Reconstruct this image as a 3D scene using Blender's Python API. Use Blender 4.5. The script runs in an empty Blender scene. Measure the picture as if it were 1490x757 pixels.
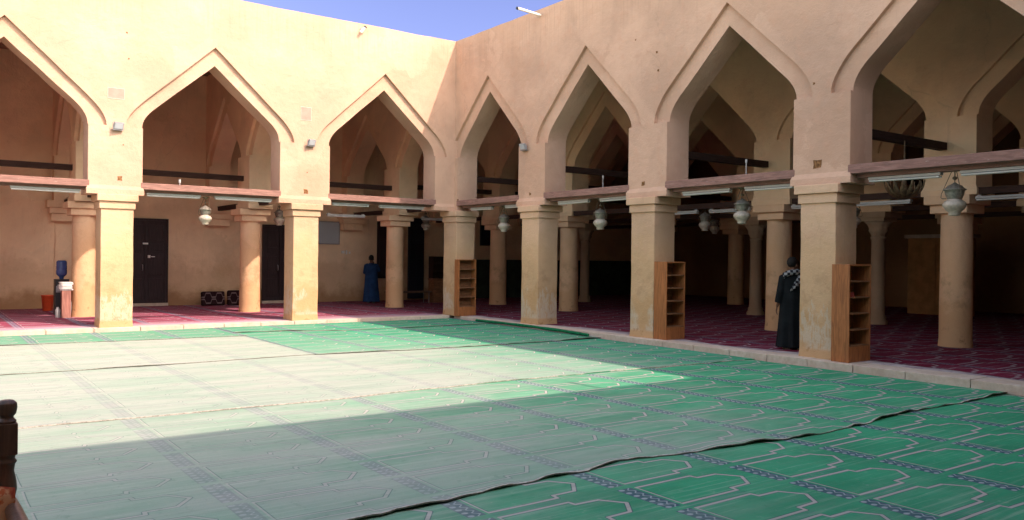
import bpy, bmesh, math, random
from mathutils import Vector, Matrix, noise
random.seed(7)
R = math.radians
sc = bpy.context.scene
COL = sc.collection

# ------------------------------------------------------------------ helpers
def tag(o, label=None, cat=None, group=None, kind=None):
    if label: o['label'] = label
    if cat: o['category'] = cat
    if group: o['group'] = group
    if kind: o['kind'] = kind
    return o

def empty(name, loc=(0, 0, 0), rz=0, label=None, cat=None, group=None):
    o = bpy.data.objects.new(name, None); COL.objects.link(o)
    o.location = loc; o.rotation_euler = (0, 0, rz); o.empty_display_size = .2
    return tag(o, label, cat, group)

class MB:
    def __init__(s): s.v = []; s.f = []; s.m = []; s.sm = []
    def add(s, vs, fs, mi=0, smooth=False):
        b = len(s.v); s.v += [tuple(v) for v in vs]
        for f in fs: s.f.append([b + i for i in f]); s.m.append(mi); s.sm.append(smooth)
        return s
    def box(s, a, b, mi=0):
        x0, y0, z0 = [min(p, q) for p, q in zip(a, b)]; x1, y1, z1 = [max(p, q) for p, q in zip(a, b)]
        vs = [(x, y, z) for z in (z0, z1) for y in (y0, y1) for x in (x0, x1)]
        return s.add(vs, [(0, 2, 3, 1), (4, 5, 7, 6), (0, 1, 5, 4), (2, 6, 7, 3), (0, 4, 6, 2), (1, 3, 7, 5)], mi)
    def lathe(s, prof, c=(0, 0, 0), seg=20, mi=0, sx=1, sy=1, cap=True):
        n = len(prof); vs = []
        for r, z in prof:
            for k in range(seg):
                a = 2 * math.pi * k / seg
                vs.append((c[0] + r * sx * math.cos(a), c[1] + r * sy * math.sin(a), c[2] + z))
        fs = [(i * seg + k, i * seg + (k + 1) % seg, (i + 1) * seg + (k + 1) % seg, (i + 1) * seg + k) for i in range(n - 1) for k in range(seg)]
        s.add(vs, fs, mi, True)
        if cap:
            s.add([vs[k] for k in range(seg)][::-1], [tuple(range(seg))], mi)
            s.add([vs[(n - 1) * seg + k] for k in range(seg)], [tuple(range(seg))], mi)
        return s
    def tube(s, pts, r, seg=8, mi=0):
        pts = [Vector(p) for p in pts]; rr = r if isinstance(r, (list, tuple)) else [r] * len(pts)
        rings = []; up0 = None
        for i, p in enumerate(pts):
            d = (pts[min(i + 1, len(pts) - 1)] - pts[max(i - 1, 0)]).normalized()
            u = Vector((0, 0, 1)) if abs(d.z) < .9 else Vector((1, 0, 0))
            if up0 is not None: u = up0
            a = d.cross(u).normalized(); b = a.cross(d).normalized(); up0 = b
            rings.append([p + a * rr[i] * math.cos(2 * math.pi * k / seg) + b * rr[i] * math.sin(2 * math.pi * k / seg) for k in range(seg)])
        vs = [v for g in rings for v in g]
        fs = [(i * seg + k, i * seg + (k + 1) % seg, (i + 1) * seg + (k + 1) % seg, (i + 1) * seg + k) for i in range(len(pts) - 1) for k in range(seg)]
        s.add(vs, fs, mi, True)
        s.add(rings[0][::-1], [tuple(range(seg))], mi); s.add(rings[-1], [tuple(range(seg))], mi)
        return s
    def build(s, name, mats, parent=None, bevel=0, label=None, cat=None, group=None, kind=None, fix=True):
        me = bpy.data.meshes.new(name); me.from_pydata(s.v, [], s.f)
        if not isinstance(mats, (list, tuple)): mats = [mats]
        for m in mats: me.materials.append(m)
        for i, p in enumerate(me.polygons): p.material_index = s.m[i]; p.use_smooth = s.sm[i]
        if fix:
            bm = bmesh.new(); bm.from_mesh(me); bmesh.ops.recalc_face_normals(bm, faces=bm.faces); bm.to_mesh(me); bm.free()
        me.update()
        o = bpy.data.objects.new(name, me); COL.objects.link(o)
        if parent: o.parent = parent
        if bevel:
            b = o.modifiers.new('bevel', 'BEVEL'); b.width = bevel; b.segments = 2; b.limit_method = 'ANGLE'
        return tag(o, label, cat, group, kind)

def copy_tree(o, parent=None):
    c = o.copy(); COL.objects.link(c); c.parent = parent
    for ch in list(o.children): copy_tree(ch, c)
    return c

# ------------------------------------------------------------------ node helpers
class NT:
    def __init__(s, name, rough=.9, spec=.25):
        s.mat = bpy.data.materials.new(name); s.mat.use_nodes = True; s.t = s.mat.node_tree
        s.bsdf = s.t.nodes['Principled BSDF']; s.bsdf.inputs['Roughness'].default_value = rough
        s.bsdf.inputs['Specular IOR Level'].default_value = spec
        g = s.t.nodes.new('ShaderNodeNewGeometry'); s.pos = g.outputs['Position']
        s.xyz = None
    def n(s, typ, **kw):
        x = s.t.nodes.new(typ)
        for k, v in kw.items(): setattr(x, k, v)
        return x
    def link(s, a, b): s.t.links.new(a, b)
    def put(s, inp, v):
        if isinstance(v, bpy.types.NodeSocket): s.link(v, inp)
        else: inp.default_value = v
    def math(s, op, a, b=0, c=0, clamp=False):
        x = s.n('ShaderNodeMath', operation=op, use_clamp=clamp)
        s.put(x.inputs[0], a); s.put(x.inputs[1], b); s.put(x.inputs[2], c); return x.outputs[0]
    def vm(s, op, a, b=(0, 0, 0), sc_=None):
        x = s.n('ShaderNodeVectorMath', operation=op); s.put(x.inputs[0], a); s.put(x.inputs[1], b)
        if sc_ is not None: s.put(x.inputs['Scale'], sc_)
        return x.outputs['Value'] if op in ('DOT_PRODUCT', 'LENGTH', 'DISTANCE') else x.outputs['Vector']
    def sep(s):
        if not s.xyz:
            x = s.n('ShaderNodeSeparateXYZ'); s.link(s.pos, x.inputs[0]); s.xyz = x.outputs
        return s.xyz
    def comb(s, x, y, z=0):
        c = s.n('ShaderNodeCombineXYZ'); s.put(c.inputs[0], x); s.put(c.inputs[1], y); s.put(c.inputs[2], z); return c.outputs[0]
    def noise(s, scale, detail=4, rough=.55, vec=None, stretch=None, dist=0):
        v = vec or s.pos
        if stretch: v = s.vm('MULTIPLY', v, stretch)
        x = s.n('ShaderNodeTexNoise'); s.link(v, x.inputs['Vector'])
        x.inputs['Scale'].default_value = scale; x.inputs['Detail'].default_value = detail; x.inputs['Roughness'].default_value = rough
        x.inputs['Distortion'].default_value = dist
        return x.outputs['Fac']
    def ramp(s, f, lo, hi, a=0., b=1., smooth=True):
        x = s.n('ShaderNodeMapRange'); x.interpolation_type = 'SMOOTHSTEP' if smooth else 'LINEAR'
        s.put(x.inputs[0], f); s.put(x.inputs[1], lo); s.put(x.inputs[2], hi); s.put(x.inputs[3], a); s.put(x.inputs[4], b)
        return x.outputs[0]
    def mix(s, f, a, b, mode='MIX'):
        x = s.n('ShaderNodeMix', data_type='RGBA', blend_type=mode); x.clamp_factor = True
        s.put(x.inputs['Factor'], f)
        for k, v in (('A', a), ('B', b)):
            i = [q for q in x.inputs if q.name == k and q.type == 'RGBA'][0]
            if not isinstance(v, bpy.types.NodeSocket) and len(v) == 3: v = (*v, 1)
            s.put(i, v)
        return [q for q in x.outputs if q.type == 'RGBA'][0]
    def bump(s, h, strength=.3, dist=.02):
        b = s.n('ShaderNodeBump'); s.put(b.inputs['Height'], h); b.inputs['Strength'].default_value = strength; b.inputs['Distance'].default_value = dist
        s.link(b.outputs[0], s.bsdf.inputs['Normal'])
    def color(s, c):
        if not isinstance(c, bpy.types.NodeSocket) and len(c) == 3: c = (*c, 1)
        s.put(s.bsdf.inputs['Base Color'], c); return s.mat

PL = (.53, .337, .235)      # plaster base colour
def plaster(name, base=PL, pillar=False, ochre=(.60, .38, .15), stain=0., floor_z=.14, white=1.):
    m = NT(name, .93, .15)
    big = m.noise(.55, 5, .6); mid = m.noise(3.2, 5, .62); fine = m.noise(38, 4, .6)
    dk = tuple(c * .86 for c in base); lt = tuple(min(1, c * 1.1) for c in base)
    c = m.mix(m.ramp(big, .32, .68), dk, lt)
    pink = (base[0] * .98, base[1] * .88, base[2] * .84)
    c = m.mix(m.ramp(mid, .5, .75, 0, .55), c, pink)
    # thin vertical runs and small pits
    runs = m.noise(2.2, 4, .6, stretch=(6, 6, .35))
    c = m.mix(m.ramp(runs, .57, .78, 0, .35), c, tuple(x * .74 for x in base))
    pits = m.noise(13, 2, .5)
    c = m.mix(m.ramp(pits, .74, .80, 0, .5), c, tuple(x * .5 for x in base))
    # fine meandering cracks
    vo = m.n('ShaderNodeTexVoronoi', feature='DISTANCE_TO_EDGE'); vo.inputs['Scale'].default_value = .55
    wv = m.vm('ADD', m.pos, m.vm('SCALE', m.comb(mid, big, mid), sc_=1.1)); m.link(wv, vo.inputs['Vector'])
    crack = m.math('MULTIPLY', m.ramp(vo.outputs['Distance'], 0., .010, 1, 0), m.ramp(m.noise(.8, 3, .5), .50, .62))
    c = m.mix(m.math('MULTIPLY', crack, .2), c, tuple(x * .38 for x in base))
    x, y, z = m.sep()
    rn = m.noise(3.1, 4, .65, stretch=(5, 5, .16)); top = m.ramp(m.math('ADD', z, m.math('MULTIPLY', rn, 2.2)), 8.0, 9.3)
    c = m.mix(m.math('MULTIPLY', m.math('MULTIPLY', top, m.ramp(rn, .48, .62)), .22), c, tuple(q * .55 for q in base))
    tp = m.n('ShaderNodeTexVoronoi'); tp.inputs['Scale'].default_value = .8; tp.inputs['Randomness'].default_value = 1
    m.link(m.vm('ADD', m.pos, m.vm('SCALE', m.comb(mid, fine, mid), sc_=.5)), tp.inputs['Vector'])
    sx_ = m.n('ShaderNodeSeparateColor'); m.link(tp.outputs['Color'], sx_.inputs[0])
    c = m.mix(m.ramp(sx_.outputs[0], .70, .80, 0, .30), c, tuple(min(1, q * 1.16) for q in base)); c = m.mix(m.ramp(sx_.outputs[1], .70, .80, 0, .26), c, (base[0] * .84, base[1] * .78, base[2] * .72))
    if pillar:
        zz = m.math('ADD', z, m.math('MULTIPLY', m.math('SUBTRACT', mid, .5), 1.6))
        c = m.mix(m.ramp(zz, 1.7, 2.9, .62, .0), c, ochre)
        zz = m.math('ADD', z, m.math('MULTIPLY', m.math('SUBTRACT', m.noise(2.1, 5, .65), .5), 1.5))
        c = m.mix(m.ramp(zz, .85, 1.15, .55, 0), c, (ochre[0] * .86, ochre[1] * .80, ochre[2] * .72))
        # flaked white salts in a ragged vertical-grained patch
        fl = m.noise(3.0, 6, .72, stretch=(2.4, 2.4, .75))
        zt = m.math('ADD', z, m.math('MULTIPLY', m.math('SUBTRACT', fl, .5), 2.2))
        w = m.math('MULTIPLY', m.ramp(zt, .82, .9, 1, 0), m.ramp(z, .26, .33))
        w = m.math('MULTIPLY', w, m.ramp(m.noise(1.1, 3, .5), .42, .50))
        w = m.math('MULTIPLY', w, m.ramp(m.noise(18, 4, .7, stretch=(1.6, 1.6, .35)), .36, .5))
        c = m.mix(m.math('MULTIPLY', w, .72 * white), c, (.52, .43, .33))
        gr = m.math('MULTIPLY', m.ramp(m.noise(3.4, 5, .7), .46, .66), m.math('MULTIPLY', m.ramp(z, .7, 1.1), m.ramp(z, 1.9, 1.4)))
        c = m.mix(m.math('MULTIPLY', gr, .45), c, (.34, .21, .11))
        br = m.math('MULTIPLY', m.ramp(m.noise(5, 5, .7), .55, .66), m.ramp(z, .15, .75, .7, 0))
        c = m.mix(br, c, (.30, .15, .06))
    if stain:
        zz = m.math('ADD', z, m.math('MULTIPLY', m.math('SUBTRACT', m.noise(1.3, 6, .7), .5), 1.3))
        c = m.mix(m.ramp(zz, floor_z + .15, floor_z + .75, stain, 0), c, (.26, .12, .045))
        zz = m.math('ADD', z, m.math('MULTIPLY', m.math('SUBTRACT', m.noise(.9, 6, .7), .5), 2.2))
        c = m.mix(m.ramp(zz, 1.2, 1.9, stain * .45, 0), c, (.42, .24, .12))
    hgt = m.math('ADD', m.math('MULTIPLY', fine, .25), m.math('ADD', m.math('MULTIPLY', mid, 1.3), m.math('MULTIPLY', big, 2.4)))
    m.bump(hgt, .5, .045)
    return m.color(c)

def simple(name, col, rough=.6, spec=.3, var=.18, scale=9, bump=0, metal=0, stretch=None):
    m = NT(name, rough, spec); n = m.noise(scale, 4, .6, stretch=stretch)
    c = m.mix(m.ramp(n, .3, .7), tuple(x * (1 - var) for x in col), tuple(min(1, x * (1 + var)) for x in col))
    m.bsdf.inputs['Metallic'].default_value = metal
    if bump: m.bump(n, bump, .01)
    return m.color(c)

def wood(name, col, rough=.55, axis=(14, 14, 1.2), wear=0, spec=.3):
    m = NT(name, rough, spec); g = m.noise(2.4, 5, .65, stretch=axis, dist=.6); b = m.noise(1.3, 3, .5)
    c = m.mix(m.ramp(g, .3, .7), tuple(x * .62 for x in col), tuple(min(1, x * 1.25) for x in col))
    c = m.mix(m.ramp(b, .35, .7, 0, .4), c, tuple(x * .75 for x in col))
    if wear: c = m.mix(m.ramp(m.noise(7, 5, .75, stretch=(1, 1, 5)), .60, .70, 0, wear), c, (.52, .44, .40))
    m.bump(g, .25, .01); return m.color(c)

def carpet_mat(name, base, line, outline, dot, bleach, fade, fade_noise=.9, xr=(-9.0, -2.0), yfade=None, strength=.9, edge=None):
    """prayer rug roll: rows of keel-arched niches, chain border; worn and sun-bleached in patches"""
    m = NT(name, .97, .08); x, y, z = m.sep()
    wob = m.math('MULTIPLY', m.math('SUBTRACT', m.noise(.7, 2, .5), .5), .045)
    xx = m.math('ADD', m.math('ADD', x, 6.84 + 135), wob); yy = m.math('ADD', m.math('ADD', y, 16.835 + 63 + .315), wob)
    u = m.math('MULTIPLY', m.math('FRACT', m.math('DIVIDE', xx, 1.35)), 1.35)
    w = m.math('MULTIPLY', m.math('SUBTRACT', m.math('FRACT', m.math('DIVIDE', yy, .63)), .5), .63)
    v = m.math('ABSOLUTE', w); P = m.comb(u, v, 0)
    d = None
    for a, b in (((0, 0), (0, .25)), ((0, .25), (.65, .25)), ((.65, .25), (.66, .18)), ((.66, .18), (.885, .172)), ((.885, .172), (1.015, 0))):
        A = Vector((*a, 0)); B = Vector((*b, 0)); ba = B - A
        pa = m.vm('SUBTRACT', P, tuple(A)); h = m.math('DIVIDE', m.vm('DOT_PRODUCT', pa, tuple(ba)), ba.dot(ba), clamp=True)
        q = m.vm('LENGTH', m.vm('SUBTRACT', pa, m.vm('SCALE', tuple(ba), sc_=h)))
        d = q if d is None else m.math('MINIMUM', d, q)
    lm = m.ramp(d, .0135, .0175, 1, 0); om = m.ramp(d, .021, .026, 1, 0)
    # chain border
    bc = m.math('ABSOLUTE', m.math('SUBTRACT', u, 1.245))
    bm_ = m.math('MULTIPLY', m.ramp(bc, .074, .080, 1, 0), m.ramp(v, .272, .280, 1, 0))
    t = m.math('SUBTRACT', m.math('FRACT', m.math('ADD', m.math('DIVIDE', w, .084), .5)), .5)
    ty = m.math('MULTIPLY', t, .084)
    dd = m.vm('LENGTH', m.comb(m.math('MULTIPLY', m.math('SUBTRACT', u, 1.205), .75), ty, 0))
    dots = m.ramp(dd, .017, .024, 1, 0)
    sw = m.math('ABSOLUTE', m.math('SUBTRACT', m.math('SUBTRACT', u, 1.275), m.math('MULTIPLY', m.math('SINE', m.math('MULTIPLY', w, 74.8)), .018)))
    scr = m.ramp(sw, .005, .011, 1, 0)
    dots = m.math('MAXIMUM', dots, scr)
    n1 = m.noise(1.2, 5, .6); n2 = m.noise(60, 2, .5)
    c = m.mix(m.ramp(n1, .3, .7), tuple(k * .84 for k in base), tuple(k * 1.12 for k in base))
    # slim tinted channel between neighbouring niches
    ch = m.math('MULTIPLY', m.ramp(v, .285, .292), m.ramp(u, .66, .70, 1, 0))
    c = m.mix(m.math('MULTIPLY', ch, .55), c, tuple(a * .55 + b * .45 for a, b in zip(base, outline)))
    c = m.mix(bm_, c, outline); c = m.mix(m.math('MULTIPLY', bm_, dots), c, dot)
    c = m.mix(m.math('MULTIPLY', om, .85), c, tuple(k * .8 for k in outline))
    c = m.mix(lm, c, line)
    # sun bleaching and wear
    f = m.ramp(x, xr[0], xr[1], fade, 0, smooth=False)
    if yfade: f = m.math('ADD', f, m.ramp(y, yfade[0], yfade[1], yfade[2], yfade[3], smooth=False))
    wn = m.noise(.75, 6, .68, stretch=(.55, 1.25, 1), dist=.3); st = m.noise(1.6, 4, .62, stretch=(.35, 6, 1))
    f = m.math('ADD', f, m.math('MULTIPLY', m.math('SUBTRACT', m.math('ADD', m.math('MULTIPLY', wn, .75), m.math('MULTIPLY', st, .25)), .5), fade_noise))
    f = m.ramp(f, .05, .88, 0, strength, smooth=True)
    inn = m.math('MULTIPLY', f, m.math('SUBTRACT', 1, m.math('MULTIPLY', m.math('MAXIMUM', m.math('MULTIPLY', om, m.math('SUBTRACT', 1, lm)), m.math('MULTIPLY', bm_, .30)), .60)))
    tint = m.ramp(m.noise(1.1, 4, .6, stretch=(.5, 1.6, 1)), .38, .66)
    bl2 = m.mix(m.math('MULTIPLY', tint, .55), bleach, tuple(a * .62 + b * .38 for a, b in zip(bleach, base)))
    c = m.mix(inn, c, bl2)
    stk = m.noise(2.6, 5, .7, stretch=(.22, 7, 1), dist=.4)
    c = m.mix(m.ramp(stk, .50, .72, 0, .30), c, tuple(k * 1.35 for k in bleach))
    c = m.mix(m.ramp(stk, .50, .30, 0, .26), c, (bleach[0] * .45, bleach[1] * .62, bleach[2] * .52))
    scf = m.noise(9, 5, .72); c = m.mix(m.ramp(scf, .58, .72, 0, .28), c, tuple(k * 1.15 for k in bleach)); c = m.mix(m.ramp(scf, .44, .30, 0, .22), c, tuple(k * .5 for k in base))
    sp = m.noise(24, 2, .5)
    c = m.mix(m.ramp(sp, .70, .76, 0, .3), c, tuple(k * .5 for k in bleach))
    m.bump(m.math('ADD', m.math('MULTIPLY', n2, .4), m.math('ADD', m.math('MULTIPLY', wn, 2.0), m.math('MULTIPLY', st, .8))), .35, .02)
    return m.color(c)

# ------------------------------------------------------------------ materials
M = {}
M['plaster'] = plaster('courtyard_plaster')
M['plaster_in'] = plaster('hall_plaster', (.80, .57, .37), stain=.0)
M['wall_n'] = plaster('gallery_wall_plaster', (.80, .58, .38), stain=.8)
M['pillar'] = plaster('pillar_plaster', (.56, .37, .24), pillar=True, ochre=(.53, .34, .175))
M['column'] = plaster('column_plaster', (.78, .53, .34), pillar=True, ochre=(.68, .42, .22), white=0)
M['marble'] = plaster('old_stone_column', (.42, .30, .20), stain=.3)
M['beam'] = wood('weathered_beam', (.28, .155, .125), .85, axis=(1.2, 1.2, 14), wear=.6, spec=.12)
M['dark_beam'] = wood('dark_roof_timber', (.055, .030, .024), .8, axis=(1.2, 1.2, 12), spec=.12)
M['ceiling'] = wood('roof_boards', (.30, .18, .12), .9, axis=(.6, 9, 9), spec=.1)
M['white'] = simple('white_enamel', (.42, .41, .39), .35, .4, .06)
M['tube'] = simple('lamp_tube', (.58, .57, .55), .2, .5, .03)
M['door'] = wood('dark_door_wood', (.035, .020, .022), .6)
M['shelfwood'] = wood('brown_shelf_wood', (.34, .125, .042), .5)
M['shelfdark'] = wood('shelf_inside_wood', (.22, .10, .045), .6, axis=(2, 2, 10))
M['shelfblack'] = wood('very_dark_shelf_wood', (.06, .032, .022), .6)
M['chair'] = wood('carved_dark_wood', (.12, .065, .042), .38)
M['grey'] = simple('grey_metal', (.30, .30, .31), .4, .5, .1, metal=.4)
M['black'] = simple('black_plastic', (.02, .02, .024), .4, .4, .1)
M['glass_lamp'] = simple('frosted_lamp_glass', (.40, .34, .27), .35, .45, .2, 14)
M['lamp_metal'] = simple('dull_tin', (.22, .20, .165), .45, .4, .3, 22, metal=.3)
M['chain'] = simple('tarnished_chain', (.16, .12, .08), .6, .3, .3, metal=.5)
M['brass'] = simple('tarnished_brass', (.22, .15, .085), .5, .4, .5, 16, metal=.5)
M['board'] = simple('white_board_face', (.40, .42, .44), .3, .5, .03, 2)
M['cyan'] = simple('blue_water_bottle', (.04, .075, .22), .15, .6, .15, 8)
M['red_plastic'] = simple('red_bucket_plastic', (.55, .07, .02), .4, .4, .1)
M['paper'] = simple('paper', (.72, .70, .66), .9, .1, .08, 30)
M['pinkwood'] = wood('faded_pink_wood', (.36, .17, .13), .8)
M['skin'] = simple('dark_skin', (.13, .058, .032), .55, .35, .15, 20)
M['hair'] = simple('black_hair', (.012, .010, .009), .75, .25, .3, 60)
M['robe_black'] = simple('black_robe_cloth', (.007, .009, .010), .85, .15, .3, 5, bump=.3)
M['robe_blue'] = simple('blue_robe_cloth', (.016, .045, .115), .85, .15, .25, 5, bump=.3)
M['robe_brown'] = simple('brown_robe_cloth', (.10, .07, .05), .9, .15, .2, 5)
M['shoe'] = simple('grey_sandal', (.22, .20, .18), .7)
M['screen'] = simple('dark_blue_screen', (.012, .018, .035), .12, .6, .1)
M['pipe'] = simple('pale_pipe', (.80, .74, .66), .5, .3, .08)
M['rust'] = simple('faded_patch_paint', (.37, .25, .20), .9, .1, .10, 8)
M['hole'] = simple('dark_hole_plate', (.20, .10, .045), .95, .05, .5, 25, bump=.5)  # dark tone of the flat hole plates stands in for shade inside
M['panelwood'] = simple('ochre_panel_paint', (.40, .20, .075), .8, .2, .2, 3)
M['steelleg'] = simple('bench_frame_metal', (.25, .25, .26), .35, .5, .1, metal=.8)
M['benchtop'] = simple('bench_top_cloth', (.14, .09, .06), .9, .1, .2)
GREEN = (.038, .27, .137); LINE = (.38, .355, .32); OUT = (.05, .105, .125); DOT = (.27, .32, .33); BL = (.345, .365, .318)
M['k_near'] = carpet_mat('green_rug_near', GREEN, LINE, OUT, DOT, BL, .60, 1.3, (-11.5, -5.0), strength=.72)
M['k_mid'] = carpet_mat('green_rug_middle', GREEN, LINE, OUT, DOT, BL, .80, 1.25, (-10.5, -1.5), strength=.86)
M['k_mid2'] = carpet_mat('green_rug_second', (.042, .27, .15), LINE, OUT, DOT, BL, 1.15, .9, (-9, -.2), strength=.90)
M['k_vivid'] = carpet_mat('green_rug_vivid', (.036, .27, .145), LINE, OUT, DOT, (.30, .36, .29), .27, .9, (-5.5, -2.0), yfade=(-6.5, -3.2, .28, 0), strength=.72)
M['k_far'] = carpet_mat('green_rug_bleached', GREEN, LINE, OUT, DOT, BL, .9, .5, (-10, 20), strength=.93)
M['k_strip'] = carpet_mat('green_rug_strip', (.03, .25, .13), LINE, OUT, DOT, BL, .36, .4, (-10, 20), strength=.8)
M['k_plain'] = simple('green_rug_underside', (.012, .125, .055), .95, .05, .25, 12)
def fringe_mat():
    m = NT('frayed_rug_edge', .98, .05); a = m.noise(1.1, 3, .6); b = m.noise(22, 4, .7)
    c = m.mix(m.ramp(b, .35, .65), (.27, .26, .22), (.50, .47, .41)); x, y, z = m.sep()
    g = m.math('MULTIPLY', m.ramp(a, .47, .56), m.ramp(x, -9, -3)); c = m.mix(g, c, (.035, .20, .10)); m.bump(b, .5, .01); return m.color(c)
M['fringe'] = fringe_mat()
M['backing'] = simple('rug_backing', (.16, .17, .14), .98, .05, .3, 30)
RED = (.165, .012, .035)
M['red_e'] = carpet_mat('maroon_rug_hall', RED, (.36, .27, .28), (.09, .055, .085), (.22, .17, .2), (.34, .25, .30), .0, .25, (-1, 30), strength=.5)
M['red_n'] = carpet_mat('maroon_rug_gallery', (.23, .022, .065), (.42, .34, .36), (.10, .075, .14), (.34, .30, .36), (.50, .38, .44), .2, .7, (-12, 30), yfade=(-.1, 1.3, .75, 0), strength=.85)

def kerb_mat():
    m = NT('kerb_stone', .85, .2); n = m.noise(7, 5, .65); b = m.noise(1.2, 3, .5)
    c = m.mix(m.ramp(n, .3, .72), (.46, .37, .29), (.60, .50, .41)); c = m.mix(m.ramp(b, .4, .7, 0, .5), c, (.42, .30, .23))
    m.bump(n, .3, .01); return m.color(c)
M['kerb'] = kerb_mat()
def ledge_mat():
    m = NT('bleached_ledge', .95, .1); n = m.noise(3, 5, .7, stretch=(1, 1, 1)); c = m.mix(m.ramp(n, .35, .65), (.30, .22, .24), (.50, .43, .41)); m.bump(n, .2, .01); return m.color(c)
M['ledge'] = ledge_mat()
def check_mat():
    m = NT('checkered_scarf', .9, .1)
    tc = m.n('ShaderNodeTexCoord'); ck = m.n('ShaderNodeTexChecker'); ck.inputs['Scale'].default_value = 20
    v = m.vm('MULTIPLY', tc.outputs['Object'], (1, .02, 1)); m.link(v, ck.inputs['Vector'])
    ck.inputs['Color1'].default_value = (.27, .27, .27, 1); ck.inputs['Color2'].default_value = (.015, .015, .02, 1)
    return m.color(ck.outputs['Color'])
M['scarf'] = check_mat()
def cushion_mat():
    m = NT('patterned_dark_cushion', .95, .08)
    tc = m.n('ShaderNodeTexCoord'); s = m.n('ShaderNodeSeparateXYZ'); m.link(tc.outputs['Object'], s.inputs[0])
    X = s.outputs[0]; Z = s.outputs[2]
    wv = m.math('MAXIMUM', m.math('MINIMUM', m.math('ADD', .11, m.math('MULTIPLY', m.math('COSINE', m.math('ADD', 3.14, m.math('MULTIPLY', X, 17)), ), .17)), .165), .035)
    d = m.math('ABSOLUTE', m.math('SUBTRACT', m.math('ABSOLUTE', m.math('SUBTRACT', Z, .24)), wv))
    return m.color(m.mix(m.ramp(d, .016, .028, 1, 0), (.022, .010, .012), (.16, .11, .11)))
M['cushion'] = cushion_mat()
def orange_fabric():
    m = NT('orange_woven_fabric', .9, .1); n = m.noise(34, 3, .6); k = m.noise(9, 3, .6)
    c = m.mix(m.ramp(n, .45, .55), (.42, .10, .035), (.55, .27, .13)); c = m.mix(m.ramp(k, .5, .6), c, (.30, .05, .025)); m.bump(n, .4, .01); return m.color(c)
M['orange'] = orange_fabric()

# ------------------------------------------------------------------ ground and platforms
FZ = .14
tag(MB().box((-160, -160, -.3), (160, 160, -.012)).build('ground', simple('packed_earth', (.30, .24, .18), .95, .1, .2, 2)), kind='structure')
def slab(name, boxes, mat):
    mb = MB()
    for a, b in boxes: mb.box(a, b)
    return mb.build(name, mat, kind='structure')
slab('platform', [((-38, .16, -.01), (26, 8.4, FZ - .012)), ((.16, -28, -.01), (26, .16, FZ - .012)), ((-38, -28, -.01), (.16, -19.5, FZ - .012)), ((-38, -19.5, -.01), (-30.2, .16, FZ - .012))],
     simple('platform_screed', (.40, .32, .26), .95, .1, .2, 3))
# kerb of stone blocks: north line then east line (the east one leans out slightly towards the viewer)
kb = MB()
x = -30.1
while x < -.12:
    L = random.uniform(.88, 1.0); x1 = min(x + L - .012, -.10); j = random.uniform(-.006, .006)
    if x1 - x > .1: kb.box((x, -.13 + j, -.008), (x1, .19, FZ + random.uniform(-.004, .004)))
    x += L
y = -.16
while y > -19.2:
    L = random.uniform(.85, 1.0); y1 = max(y - L + .012, -19.3)
    fx = lambda q: -.05 - .020 * (-q) - .0
    xa, xb = fx(y), fx(y1); zt = FZ + random.uniform(-.006, .004); j = random.uniform(-.008, .008)
    kb.add([(xa + j, y, -.008), (.19, y, -.008), (.19, y1, -.008), (xb + j, y1, -.008), (xa + j, y, zt), (.19, y, zt), (.19, y1, zt), (xb + j, y1, zt)],
           [(0, 1, 2, 3), (4, 7, 6, 5), (0, 4, 5, 1), (1, 5, 6, 2), (2, 6, 7, 3), (3, 7, 4, 0)])
    y -= L
kb.box((-30.1, -19.52, -.008), (.0, -19.3, FZ))
kb.build('kerb', M['kerb'], bevel=.008, kind='structure')

# ------------------------------------------------------------------ carpets
def polyint(pts, x):
    pts = sorted(pts)
    if x <= pts[0][0]: return pts[0][1]
    for (a, b), (c, d) in zip(pts, pts[1:]):
        if x <= c: return b + (d - b) * (x - a) / (c - a)
    return pts[-1][1]
def carpet(name, mat, x0, x1, north, south, z0, label, lift=.02, ripple=.012, seed=0, nx=240, fr=.035, skirt=None, cat='carpet', holes=None, eastfn=None):
    """a rug roll laid along x; its south edge rides over the next one with ripples, a frayed hem and a thin dark skirt"""
    ny = 26; mb = MB(); V = []
    rnd = random.Random(seed)
    for i in range(nx + 1):
        xx = x0 + (x1 - x0) * i / nx
        yn = north(xx); ys = south(xx) + .035 * (noise.noise((xx * 1.7, seed, 0))) + .018 * noise.noise((xx * 7, seed, 2)) + .010 * noise.noise((xx * 21, seed, 4))
        for j in range(ny + 1):
            t = j / ny; t = 1 - (1 - t) ** 1.6
            yy = yn + (ys - yn) * t; ds = yy - ys
            e = math.exp(-ds / .16) if ds < 1.2 else 0
            lf = lift * e * max(.06, .38 + 1.7 * noise.noise((xx * .75, seed, 5)))
            rp = ripple * e * noise.noise((xx * 3.1, yy * 2, seed)) * 1.6
            und = .004 * noise.noise((xx * .9, yy * 1.1, seed + 3))
            V.append((xx, yy, max(z0, z0 + lf + rp + und)))
    F = []; FR = []; W = ny + 1
    for i in range(nx):
        for j in range(ny):
            f = (i * W + j, i * W + j + 1, (i + 1) * W + j + 1, (i + 1) * W + j)
            (FR if (V[i * W + j][1] - V[i * W + ny][1]) <= fr + 1e-4 else F).append(f)
    mb.add(V, F, 0, True)
    b = len(mb.v) - len(V)
    for f in FR: mb.f.append([b + k for k in f]); mb.m.append(1); mb.sm.append(True)
    # skirt round the rim
    rim = [i * W for i in range(nx + 1)] + [nx * W + j for j in range(1, W)] + [i * W + ny for i in range(nx - 1, -1, -1)] + [j for j in range(ny - 1, 0, -1)]
    vs = [V[k] for k in rim]; lo = [(a, c, d - .011) for a, c, d in vs]; n = len(rim)
    mb.add(vs + lo, [(k, (k + 1) % n, n + (k + 1) % n, n + k) for k in range(n)], 2)
    return mb.build(name, [mat, M['fringe'], skirt or M['backing']], fix=False, label=label, cat=cat)
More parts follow.
